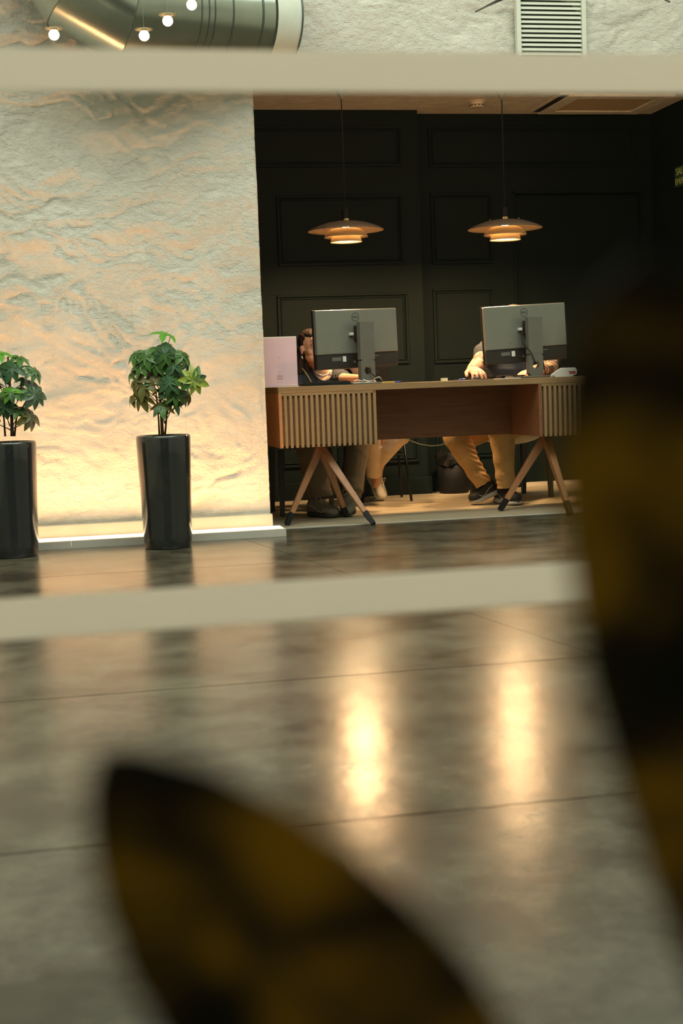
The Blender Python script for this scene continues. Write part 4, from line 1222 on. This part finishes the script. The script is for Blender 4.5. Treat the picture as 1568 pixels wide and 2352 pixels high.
# ================================================================== PENDANTS
def pendant(loc, label, rz):
    t = thing('pendant_lamp', label, 'lamp', loc, rz, 'pendant lamps over the desk')
    zt = ZC - loc[2]
    def sh(name, prof, m, th=0.0025):
        pr = prof + [(r - 0.0005, z - th) for r, z in reversed(prof)]
        return MB().lathe(pr, n=48, closed=True).build(name, m, t, smooth=True)
    # z=0 at lower rim
    sh('lower_shade', [(0.079, 0.040), (0.083, 0.034), (0.088, 0.018), (0.095, 0.0)], M['shade_in'])
    sh('middle_shade', [(0.074, 0.078), (0.09, 0.074), (0.108, 0.062), (0.121, 0.047), (0.130, 0.030)], M['shade_in'])
    top = sh('top_shade', [(0.030, 0.122), (0.07, 0.119), (0.12, 0.110), (0.17, 0.094), (0.205, 0.080), (0.226, 0.068)], M['shade_top'])
    MB().lathe([(0.030, 0.1190), (0.07, 0.1160), (0.12, 0.1070), (0.17, 0.0910), (0.205, 0.0770), (0.2245, 0.0655), (0.2235, 0.0645), (0.204, 0.0755), (0.169, 0.0895), (0.119, 0.1055), (0.07, 0.1145), (0.03, 0.1175)], n=48, closed=True).build('inner_lining', M['shade_in'], top, smooth=True)
    MB().lathe([(0.0, 0.122), (0.026, 0.122), (0.026, 0.136), (0.0, 0.136)], n=20).build('brass_collar', M['brass'], t)
    MB().lathe([(0.0, 0.136), (0.021, 0.136), (0.022, 0.19), (0.016, 0.194), (0.0, 0.195)], n=20).build('socket', M['black'], t)
    for a in range(3):
        an = a * 2 * pi / 3 + 0.4
        MB().tube([(0.1 * cos(an), 0.1 * sin(an), 0.113), (0.082 * cos(an), 0.082 * sin(an), 0.02)], 0.002, 6).build('strut', M['brass'], t)
        MB().ell((0.1 * cos(an), 0.1 * sin(an), 0.119), 0.004, 8, 6).build('knob', M['brass'], t)
    MB().ell((0, 0, 0.062), (0.028, 0.028, 0.034), 16, 12).lathe([(0.0, 0.122), (0.012, 0.12), (0.014, 0.09)], n=12).build('bulb', M['lampbulb'], t, smooth=True)
    MB().tube([(0, 0, 0.194), (0, 0, zt - 0.111)], 0.0035, 6).build('cord', M['black'], t)
    MB().lathe([(0.0, zt - 0.111), (0.006, zt - 0.109), (0.042, zt - 0.05), (0.06, zt - 0.0005), (0.0, zt - 0.0005)], n=24).build('ceiling_rose', M['silver'], t)
    l = bpy.data.lights.new('pendant_light', 'AREA'); l.shape = 'DISK'; l.size = 0.17; l.energy = 30.0; l.color = (1.0, 0.62, 0.31)
    o = bpy.data.objects.new('pendant_light', l); COL.objects.link(o); o.parent = t; o.location = (0, 0, 0.004)
    l = bpy.data.lights.new('pendant_bulb_light', 'POINT'); l.energy = 9.0; l.color = (1.0, 0.62, 0.31); l.shadow_soft_size = 0.03
    o = bpy.data.objects.new('pendant_bulb_light', l); COL.objects.link(o); o.parent = t; o.location = (0, 0, 0.024)
    return t


p1 = P(795, 556, 8.35); p2 = P(1160, 551, 8.35)
pendant((p1.x, 8.35, p1.z), 'three-tiered pendant lamp hanging above the woman, nearer the plaster wall', 0)
pendant((p2.x, 8.35, p2.z), 'three-tiered pendant lamp hanging above the man, with small brass knobs on top', 0.8)

# ================================================================== CEILING ITEMS, SIGN
t = thing('smoke_detector', 'round cream smoke detector on the alcove ceiling between the pendant cords', 'smoke detector', (P(1095, 243, 8.95).x, 8.95, ZC))
MB().lathe([(0.0, -0.001), (0.056, -0.001), (0.056, -0.008), (0.046, -0.01), (0.045, -0.034), (0.036, -0.042), (0.0, -0.043)], n=28).build('housing', M['base_white'], t, smooth=False)
for k in range(12):
    a = k * pi / 6; MB().box((0.0455 * cos(a), 0.0455 * sin(a), -0.029), (0.004, 0.014, 0.006), (0, 0, a)).build('slot', M['vent_dark'], t)
a = G(1280, 247, ZC); b_ = G(1500, 224, ZC)
t = thing('ceiling_cassette', 'flat square air conditioning cassette set in the alcove ceiling', 'air conditioner', ((a.x + b_.x) / 2, (a.y + b_.y) / 2, ZC))
hw_, hd = 0.36, 0.30
MB().bb(-hw_, hw_, -hd, -hd + 0.09, -0.02, -0.0005).bb(-hw_, hw_, hd - 0.09, hd, -0.02, -0.0005).bb(-hw_, -hw_ + 0.09, -hd + 0.09, hd - 0.09, -0.02, -0.0005).bb(hw_ - 0.09, hw_, -hd + 0.09, hd - 0.09, -0.02, -0.0005).build('frame', M['ceiling_white'], t, bevel=0.003)
MB().bb(-hw_ + 0.095, hw_ - 0.095, -hd + 0.095, hd - 0.095, -0.012, -0.0005).build('intake_grille', M['shade_in'], t)
a = G(1240, 243, ZC); b_ = G(1292, 225, ZC)
t = thing('slot_diffuser', 'narrow dark slot diffuser beside the ceiling cassette', 'vent', ((a.x + b_.x) / 2, (a.y + b_.y) / 2, ZC))
MB().bb(-0.05, 0.05, -0.3, 0.3, -0.012, -0.0005).build('frame', M['ceiling_white'], t, bevel=0.002)
MB().bb(-0.03, 0.03, -0.27, 0.27, -0.0135, -0.0121).build('slot', M['dark_bar'], t)

t = thing('exit_sign', 'dark green emergency exit sign on the dark side wall at the right edge', 'sign', (XR, 8.82, 2.04))
MB().bb(-0.008, -0.0005, -0.175, 0.175, -0.064, 0.064).build('panel', M['sign_green'], t)
RS = Matrix.Rotation(radians(-90), 4, 'Z') @ Matrix.Rotation(radians(90), 4, 'X')
text_mesh('lettering', 'SALIDA', 0.062, M['sign_text'], t, Matrix.Translation((-0.0092, 0.15, 0.031)) @ RS, 0.0008, 'LEFT')
text_mesh('lettering', 'EMERGENCIA', 0.055, M['sign_text'], t, Matrix.Translation((-0.0092, 0.165, -0.032)) @ RS, 0.0008, 'LEFT')

# ================================================================== WALL VENT, DUCT, FAN, BULB REFLECTIONS
x0, x1 = P(1182, 60, YW).x, P(1341, 60, YW).x
zb = P(1260, 160, YW).z
t = thing('wall_grille', 'white louvred ventilation grille set in the plaster above the desk alcove', 'vent', ((x0 + x1) / 2, YW - 0.005, zb))
w = x1 - x0; hgt = 0.62
MB().bb(-w / 2, -w / 2 + 0.024, -0.03, 0.01, 0, hgt).bb(w / 2 - 0.024, w / 2, -0.03, 0.01, 0, hgt).bb(-w / 2 + 0.024, w / 2 - 0.024, -0.03, 0.01, 0, 0.02).bb(-w / 2 + 0.024, w / 2 - 0.024, -0.03, 0.01, hgt - 0.02, hgt).build('frame', M['vent'], t, bevel=0.003)
MB().bb(-w / 2 + 0.024, w / 2 - 0.024, 0.004, 0.009, 0.02, hgt - 0.02).build('backing', M['vent_dark'], t)
pr = None; k = 0; z = 0.03
while z < hgt - 0.03:
    if pr is None:
        pr = MB().box((0, 0, 0), (w - 0.05, 0.003, 0.022), (radians(-38), 0, 0)).build('louvre', M['vent'], t); s = pr
    else:
        s = pr.copy(); COL.objects.link(s); s.parent = t
    s.location = (0, -0.014, z); z += 0.0236

# duct
def duct():
    Yd = 6.98
    p0 = Vector((1.10, 7.22, P(600, 40, 7.2).z)); p1_ = P(290, 20, Yd); p2_ = P(191, -36, Yd); p3_ = P(60, -235, Yd); p4 = P(40, -560, Yd)
    t = thing('ventilation_duct', 'large round galvanised duct bending along the plaster wall at upper left', 'duct', (p1_.x, p1_.y, p1_.z))
    R0 = 0.245; n = 56
    pts = [p0, p1_, p2_, p3_, p4]
    dirs = [(pts[i + 1] - pts[i]).normalized() for i in range(4)]
    planes = [dirs[0]] + [(dirs[i] + dirs[i + 1]).normalized() for i in range(3)] + [dirs[3]]
    def ring(center, d, pn, r):
        x = d.cross(Vector((0, 0, 1))).normalized(); y_ = x.cross(d)
        out = []
        for j in range(n):
            a = 2 * pi * j / n; q = center + (x * cos(a) + y_ * sin(a)) * r
            q = q + d * ((center - q).dot(pn) / d.dot(pn)); out.append(q)
        return out
    for i in range(4):
        a = ring(pts[i], dirs[i], planes[i], R0); b = ring(pts[i + 1], dirs[i], planes[i + 1], R0)
        # trim a hair so neighbouring lengths do not overlap
        sh = dirs[i] * 0.0008
        m = MB().add([v + sh for v in a] + [v - sh for v in b], [(j, (j + 1) % n, n + (j + 1) % n, n + j) for j in range(n)])
        m.build('duct_length', M['duct'], t, smooth=True, world=True)
        if i < 3:
            bb = ring(pts[i + 1], dirs[i], planes[i + 1], R0 + 0.003)
            MB().tube(bb + [bb[0]], 0.003, 6, caps=False).build('seam_ring', M['duct_dark'], t, smooth=True, world=True)
    L0 = (p1_ - p0).length
    for s_, w_ in ((0.13, 0.005), (0.36, 0.004), (0.50, 0.003), (0.545, 0.003), (0.60, 0.003)):
        c = p0 + dirs[0] * L0 * s_
        bb = ring(c, dirs[0], dirs[0], R0 + 0.002); MB().tube(bb + [bb[0]], w_, 6, caps=False).build('seam_ring', M['duct_dark'], t, smooth=True, world=True)
    c = p0 + dirs[0] * 0.0
    a = ring(p0 - dirs[0] * 0.12, dirs[0], dirs[0], R0 + 0.012); b = ring(p0 + dirs[0] * 0.015, dirs[0], dirs[0], R0 + 0.012)
    MB().add(a + b, [(j, (j + 1) % n, n + (j + 1) % n, n + j) for j in range(n)]).build('wall_collar', M['vent'], t, smooth=True, world=True)
    bb = ring(p0 - dirs[0] * 0.12, dirs[0], dirs[0], R0 + 0.014); MB().tube(bb + [bb[0]], 0.005, 6, caps=False).build('seam_ring', M['duct_dark'], t, smooth=True, world=True)


duct()


def bulb(px, py, label, Y=6.0):  # reflections in the pane, modelled as glowing globes in the hall
    c = P(px, py, Y)
    t = thing('bulb_reflection', label, 'bulb reflection', c, 0, 'bulb reflections modelled in front of the duct')
    MB().ell((0, 0, 0), 0.0215, 20, 14).build('globe', M['bulb'], t, smooth=True)
    MB().lathe([(0.0, 0.018), (0.014, 0.018), (0.013, 0.03), (0.0, 0.03)], n=16).build('bulb_cap', M['base_white'], t)
    MB().lathe([(0.0, 0.026), (0.036, 0.0235), (0.036, 0.0245), (0.0, 0.0305)], n=28).build('disc_shade', M['shade_in'], t, smooth=True)
    MB().tube([(0, 0, 0.03), (0, 0, ZH - c.z - 0.0005)], 0.0007, 5).build('added_wire', M['silver'], t)  # added to hold up the reflected globe


bulb(124, 80, 'pane reflection of a round bulb at the left, below the end of the duct elbow')
bulb(331, 82, 'pane reflection of a round bulb in front of the underside of the duct')
bulb(385, 48, 'pane reflection of a round bulb with a disc shade in the middle of the duct')
bulb(440, 11, 'pane reflection of a round bulb high in front of the duct, topmost of the four')

# fan whose blade tips show at the top edge
hub = P(1335, -120, 5.5)
t = thing('ceiling_fan', 'dark ceiling fan with pointed twisted blades, tips showing at the top edge', 'fan', hub)
MB().lathe([(0.0, -0.05), (0.05, -0.045), (0.06, 0.0), (0.05, 0.05), (0.0, 0.055)], n=24).build('hub', M['fan'], t, smooth=True)
MB().tube([(0, 0, 0.05), (0, 0, ZH - hub.z - 0.0005)], 0.012, 10).build('rod', M['fan'], t)
for (ex, ey), Yt in (((1092, 27), 5.35), ((1538, 5), 5.3), ((1480, -210), 5.9), ((1150, -230), 5.9)):
    tip = P(ex, ey, Yt) - hub; m = MB(); vs = []; N_ = 12
    side = Vector((0, 0, 1)).cross(tip).normalized()
    for i in range(N_ + 1):
        u = i / N_; w_ = 0.030 * sin(pi * min(1, u * 0.8 + 0.16)) * 1.5 * (1 - u ** 6) + 0.003
        tw = 0.9 - 0.9 * u
        wv = side * cos(tw) + Vector((0, 0, 1)) * sin(tw)
        c = tip * u + Vector((0, 0, -0.012 * sin(pi * u)))
        up_ = tip.normalized().cross(wv) * 0.003
        vs += [c - wv * w_ - up_, c + wv * w_ - up_, c + wv * w_ + up_, c - wv * w_ + up_]
    fs = [(0, 1, 2, 3), tuple(N_ * 4 + k for k in (3, 2, 1, 0))]
    for i in range(N_):
        for k in range(4): fs.append((i * 4 + k, i * 4 + (k + 1) % 4, i * 4 + 4 + (k + 1) % 4, i * 4 + 4 + k))
    m.add(vs, fs).build('blade', M['fan'], t)

# ================================================================== POTTED PLANTS
def leaflet_mesh(m_, L, W):
    vs = []; fs = []; K = 7
    for i in range(K + 1):
        u = i / K; w_ = W / 2 * (sin(pi * u ** 0.72) ** 0.8) * (1.0 if u < 1 else 0) + 0.0004
        z = -0.16 * L * u * u + 0.02 * L * sin(pi * u); y_ = L * u
        vs += [(-w_, y_, z + w_ * 0.35), (0, y_, z), (w_, y_, z + w_ * 0.35)]
    for i in range(K):
        a = i * 3
        fs += [(a, a + 1, a + 4, a + 3), (a + 1, a + 2, a + 5, a + 4)]
    me = bpy.data.meshes.new('leaflet'); me.from_pydata(vs, [], fs); me.materials.append(m_)
    me.polygons.foreach_set('use_smooth', [True] * len(me.polygons)); me.update()
    return me


LM = {k: leaflet_mesh(M['leaf%d' % k], 0.072, 0.033) for k in range(5)}


def plant(px0, py0, clusters, label, base, seed, stems):
    rr = random.Random(seed)
    t = thing('potted_plant', label, 'plant', base)
    MB().lathe([(0.0, 0.0), (0.108, 0.0), (0.113, 0.006), (0.117, 0.06), (0.122, 0.25), (0.129, 0.45), (0.131, 0.53), (0.129, 0.541), (0.124, 0.545), (0.119, 0.541), (0.117, 0.51), (0.0, 0.51)], n=56).build('pot', M['pot'], t, smooth=True)
    MB().lathe([(0.0, 0.518), (0.06, 0.516), (0.116, 0.512)], n=24).build('soil', M['soil'], t)
    base_v = Vector(base)
    for pts, r in stems:
        q = [P(x, y_, base[1] + dy) - base_v for x, y_, dy in pts]
        MB().tube(q, [r * (1 - 0.55 * i / (len(q) - 1)) for i in range(len(q))], 8).build('stem', M['bark'], t, smooth=True)
    hubp = P(stems[0][0][-1][0], stems[0][0][-1][1], base[1]) - base_v
    tw = MB()
    for (x, y_, dy, n_, size, kind, nx, ny, nz, droop) in clusters:
        c = P(x, y_, base[1] + dy) - base_v
        nrm = Vector((nx, ny, nz)).normalized()
        # petiole from trunk
        src = Vector((hubp.x * 0.6, 0, min(c.z - 0.03, max(0.60, c.z - 0.10))))
        mid = (src + c) / 2 - Vector((0, 0, 0.012))
        tw.tube([src, mid, c], [0.003, 0.0022, 0.0018], 6)
        x_ = nrm.orthogonal().normalized(); yv = nrm.cross(x_)
        a0 = rr.random() * 6
        for i in range(n_):
            a = a0 + 2 * pi * i / n_ + rr.uniform(-0.12, 0.12)
            d = (x_ * cos(a) + yv * sin(a)); dd = (d - nrm * droop * rr.uniform(0.6, 1.3)).normalized()
            s_ = dd.cross(nrm).normalized(); up_ = s_.cross(dd)
            Rm = Matrix((s_, dd, up_)).transposed()
            kk = kind if rr.random() < 0.8 else rr.choice([0, 1, kind])
            o = bpy.data.objects.new('leaf', LM[kk]); COL.objects.link(o); o.parent = t
            sc = size * rr.uniform(0.85, 1.12)
            o.matrix_local = Matrix.Translation(c + dd * 0.001) @ (Rm * sc).to_4x4()
    tw.build('twigs', M['bark'], t, smooth=True)
    return t


bp = G(385, 1256); bx, by = bp.x + 0.002, 6.89
CL = [  # px, py, dy, n, size, kind, normal, droop
    (374, 768, 0, 4, 0.95, 4, 0.1, -0.4, 0.9, 0.1), (392, 772, 0, 3, 0.8, 4, 0.3, -0.3, 0.9, 0.2),
    (335, 818, -0.04, 8, 1.0, 0, -0.3, -0.8, 0.5, 0.35), (312, 812, 0.0, 7, 0.95, 0, -0.5, -0.5, 0.7, 0.4),
    (378, 812, -0.07, 8, 1.05, 1, 0.0, -0.9, 0.4, 0.35), (382, 796, -0.02, 6, 0.95, 1, 0.1, -0.6, 0.8, 0.2), (360, 798, 0.05, 7, 0.9, 0, 0, -0.2, 1, 0.3),
    (418, 815, -0.04, 8, 0.95, 0, 0.3, -0.7, 0.6, 0.4), (428, 832, 0.02, 7, 1.0, 1, 0.7, -0.4, 0.4, 0.4),
    (445, 874, -0.09, 9, 1.12, 3, 0.25, -1, 0.1, 0.05), (388, 876, -0.09, 8, 1.0, 1, 0.0, -0.8, 0.5, 0.35),
    (408, 862, -0.02, 7, 0.95, 2, 0.3, -0.6, 0.6, 0.4), (352, 862, -0.03, 7, 0.95, 2, -0.2, -0.7, 0.5, 0.4),
    (345, 842, 0.03, 7, 0.95, 2, -0.3, -0.4, 0.7, 0.4), (312, 874, -0.02, 7, 0.95, 2, -0.6, -0.5, 0.5, 0.5),
    (302, 856, 0.03, 6, 0.85, 0, -0.7, -0.3, 0.6, 0.4), (325, 912, -0.05, 6, 1.05, 2, -0.3, -0.5, 0.8, 0.8), (305, 908, 0.0, 5, 0.95, 2, -0.6, -0.4, 0.7, 0.7),
    (370, 932, -0.07, 6, 1.0, 2, 0.0, -0.6, 0.7, 0.6), (398, 922, -0.04, 6, 0.95, 1, 0.2, -0.5, 0.7, 0.6),
    (418, 908, -0.02, 6, 0.95, 2, 0.5, -0.4, 0.7, 0.5), (372, 895, 0.0, 6, 0.9, 1, 0, -0.4, 0.8, 0.4), (405, 890, 0.04, 7, 0.9, 0, 0.4, 0, 0.8, 0.4), (340, 885, 0.05, 6, 0.9, 2, -0.4, 0, 0.8, 0.4),
    (398, 838, -0.06, 8, 1.0, 1, 0.1, -0.8, 0.5, 0.4), (358, 832, -0.05, 8, 1.0, 0, -0.1, -0.8, 0.5, 0.4), (325, 838, -0.03, 7, 1.0, 0, -0.4, -0.6, 0.6, 0.4), (400, 905, -0.07, 7, 0.95, 0, 0.2, -0.7, 0.5, 0.4),
    (432, 905, -0.03, 7, 1.0, 2, 0.5, -0.6, 0.5, 0.6), (328, 888, -0.06, 7, 1.05, 2, -0.3, -0.6, 0.6, 0.6), (425, 860, -0.02, 7, 1.0, 2, 0.5, -0.6, 0.5, 0.4)]
ST = [([(373, 998, 0), (371, 960, 0), (368, 915, 0), (370, 860, 0), (374, 815, 0), (372, 772, 0)], 0.0085), ([(366, 998, 0.01), (364, 962, 0.0), (358, 900, -0.01), (345, 850, -0.02)], 0.005), ([(379, 998, 0.01), (383, 950, 0.0), (392, 915, 0.0), (412, 880, -0.02)], 0.005)]
plant(0, 0, CL, 'green umbrella plant in a glossy black pot, wholly in view against the plaster', (bx, by, 0), 5, ST)
bx2 = G(88, 1275).x - 0.112
dxp = -346 + 0


def sh_cl(c): return [(x - 355, y_ + 45, dy, n_, s_, k_, a_, b_, c_, d_) for (x, y_, dy, n_, s_, k_, a_, b_, c_, d_) in c]


CL2 = [(0, 812, 0, 5, 0.9, 4, 0.1, -0.4, 0.9, 0.2), (45, 822, 0, 6, 0.95, 0, 0.2, -0.4, 0.9, 0.3), (78, 852, -0.03, 8, 1.0, 0, 0.6, -0.6, 0.6, 0.4), (30, 845, -0.06, 8, 1.05, 1, 0, -0.8, 0.5, 0.3),
       (5, 850, -0.04, 7, 1.0, 1, -0.2, -0.7, 0.5, 0.3), (60, 872, 0.02, 7, 0.95, 0, 0.4, -0.3, 0.8, 0.4), (25, 900, -0.08, 8, 0.95, 4, 0, -0.7, 0.6, 0.4), (80, 905, -0.05, 9, 1.15, 1, 0.5, -0.8, 0.3, 0.25),
       (55, 895, 0, 7, 0.95, 2, 0.2, -0.4, 0.8, 0.4), (10, 930, -0.06, 8, 1.05, 1, 0, -0.8, 0.4, 0.4), (45, 940, -0.03, 6, 1.0, 0, 0.2, -0.5, 0.8, 0.5), (70, 955, -0.04, 8, 1.15, 2, 0.5, -0.7, 0.4, 0.5),
       (-40, 850, -0.03, 8, 1.0, 0, -0.5, -0.6, 0.6, 0.4), (-45, 910, -0.04, 8, 1.0, 1, -0.5, -0.6, 0.5, 0.4), (-20, 880, 0.03, 7, 0.9, 2, -0.2, -0.2, 0.9, 0.4), (-30, 950, -0.02, 7, 1.0, 2, -0.4, -0.4, 0.7, 0.5)]
ST2 = [([(28, 1002, 0), (27, 960, 0), (24, 915, 0), (22, 870, 0), (18, 820, 0)], 0.0085), ([(12, 1002, 0.01), (9, 960, 0.0), (-5, 920, -0.01), (-30, 890, -0.02)], 0.005), ([(33, 1002, 0.01), (38, 960, 0.0), (55, 930, 0.0), (72, 900, -0.02)], 0.005)]
plant(0, 0, CL2, 'glossy black pot with a green umbrella plant cut off by the left edge', (bx2, 6.89, 0), 12, ST2)

# ================================================================== FOREGROUND CROTON
def big_leaf(name, parent, base, tip, side, W, bend, shape=0.8, K=30, skew=0.0, prof=None):
    base, tip = Vector(base), Vector(tip); ax = tip - base; L = ax.length; d = ax.normalized()
    s = Vector(side); s = (s - d * s.dot(d)).normalized(); n_ = s.cross(d)
    vs = []; J = 6
    for i in range(K + 1):
        u = i / K; w_ = W / 2 * (float(np.interp(u, prof[0], prof[1])) if prof else (sin(pi * u ** shape) ** 0.72 if 0 < u < 1 else 0.01))
        c = base + ax * u + n_ * bend * sin(pi * u) + s * skew * sin(pi * u)
        for j in range(-J, J + 1):
            v = j / J
            rip = 0.0012 * sin(u * 60 + abs(v) * 9) * abs(v)
            vs.append(c + s * (w_ * v) + n_ * (abs(v) * w_ * 0.22 + rip))
    m = MB(); R_ = 2 * J + 1
    fs = [(i * R_ + j, i * R_ + j + 1, (i + 1) * R_ + j + 1, (i + 1) * R_ + j) for i in range(K) for j in range(R_ - 1)]
    m.add(vs, fs)
    o = m.build(name, M['croton'], parent, smooth=True, world=True)
    sm = o.modifiers.new('thickness', 'SOLIDIFY'); sm.thickness = 0.0006
    rib = MB().tube([base + ax * u + n_ * (bend * sin(pi * u) - 0.0004) + s * skew * sin(pi * u) for u in [k / 12 for k in range(12)]], [0.0022 * (1 - k / 13) for k in range(12)], 6)
    rib.build('midrib', M['bark'], o, smooth=True, world=True)
    return o


def foreground_plant():
    d = 0.29
    t = thing('croton_plant', 'dark variegated plant outside the glass with big blurred pointed leaves', 'plant', (0.30, 0.31, 0))
    tip1 = P(225, 1722, d); b1_ = P(1150, 2720, d)
    rv = Vector(_R); uv = Vector(_U)
    big_leaf('leaf', t, b1_, tip1, rv * 1.0 + uv * 0.86, 0.0575, 0.007,
             prof=([0, .12, .25, .375, .50, .62, .74, .85, .92, .97, 1], [.10, .6, .92, 1.03, 1.03, .96, .83, .62, .42, .23, .02]))
    tip2 = P(1478, 575, d); b2_ = P(1840, 2560, d)
    big_leaf('leaf', t, b2_, tip2, rv + uv * 0.18, 0.0540, 0.007,
             prof=([0, .08, .165, .25, .35, .48, .58, .73, .83, .905, .95, .98, 1], [.1, .5, .72, .86, .99, 1.1, 1.17, 1.12, 1.02, .82, .58, .34, .03]))
    for k, (tx, ty, bx_, by_, sd) in enumerate([]): pass
    root = Vector((0.28, 0.31, 0.21))
    MB().tube([root, Vector((0.22, 0.31, 0.38)), b1_ + Vector((0.02, 0.0, -0.05)), b1_], [0.008, 0.006, 0.004, 0.003], 8).build('stem', M['bark'], t, smooth=True, world=True)
    MB().tube([root + Vector((0.02, 0, 0)), Vector((0.26, 0.31, 0.42)), b2_ + Vector((0.01, 0.0, -0.05)), b2_], [0.008, 0.006, 0.004, 0.003], 8).build('stem', M['bark'], t, smooth=True, world=True)
    # lower leaves out of frame keep the plant whole from other viewpoints
    for k in range(4):
        a = 0.8 + k * 1.3; q = Vector((0.28, 0.31, 0.30 + 0.02 * k)); dr = Vector((cos(a), sin(a), 0.35))
        big_leaf('leaf', t, q, q + dr * 0.17, Vector((-sin(a), cos(a), 0)), 0.05, -0.01, 0.8, 12)
    MB().lathe([(0, 0), (0.09, 0), (0.12, 0.2), (0.125, 0.22), (0.115, 0.22), (0.11, 0.2), (0, 0.2)], n=32).build('pot', M['pot'], t, smooth=True, loc=(0, 0, 0))


foreground_plant()

# ================================================================== OUTSIDE, seen only as faint reflections in the pane
struct(MB().bb(-6, 7, -9.5, 1.19, -0.06, 0.0).build('pavement', M['paving']))

FY = -8.6


def VP(px, py):
    """real point whose mirror image in the pane stands at this place of the facade"""
    v = P(px, py, 2 * YG - FY); return Vector((v.x, FY, v.z))


t = thing('shopfront_building', 'shopfront across the street, showing only as faint reflections in the pane', 'building', (0, FY, 0))
MB().bb(-9, 12, -0.4, -0.02, 0, 9).build('facade_wall', M['facade'], t)
M['shopglow'] = emission('lit_shop_window', (1.0, 0.80, 0.52), 2.2)
M['shopglow_dim'] = emission('dim_shop_window', (0.85, 0.78, 0.62), 0.9)


def lit(x0, y0, x1, y1, m, name='lit_pane'):
    a, b = VP(x0, y1), VP(x1, y0)
    MB().bb(min(a.x, b.x), max(a.x, b.x), -0.015, 0.01, a.z, b.z).build(name, M[m], t)


lit(300, 566, 333, 600, 'shopglow'); lit(276, 566, 290, 600, 'shopglow_dim'); lit(308, 685, 340, 752, 'shopglow'); lit(276, 685, 296, 745, 'shopglow_dim')
lit(0, 568, 45, 586, 'shopglow_dim'); lit(102, 568, 220, 580, 'shopglow_dim'); lit(62, 690, 92, 1000, 'shopglow_dim'); lit(128, 722, 228, 815, 'shopglow_dim')
for i in range(7):
    x = 130 + i * 15
    q = [VP(x, 690), VP(x + 2 * i * 0.4, 703), VP(x + i * 2.2 * 0.8 - 3, 719)]
    MB().tube([p - Vector((0, FY, 0)) + Vector((0, 0.06, 0)) for p in q], 0.012, 6).build('lit_hanger', M['shopglow'], t)
a, b = VP(180, 684), VP(230, 684)
MB().tube([a - Vector((0, FY, 0)) + Vector((0, 0.06, 0)), b - Vector((0, FY, 0)) + Vector((0, 0.06, 0))], 0.008, 6).build('clothes_rail', M['shopglow'], t)
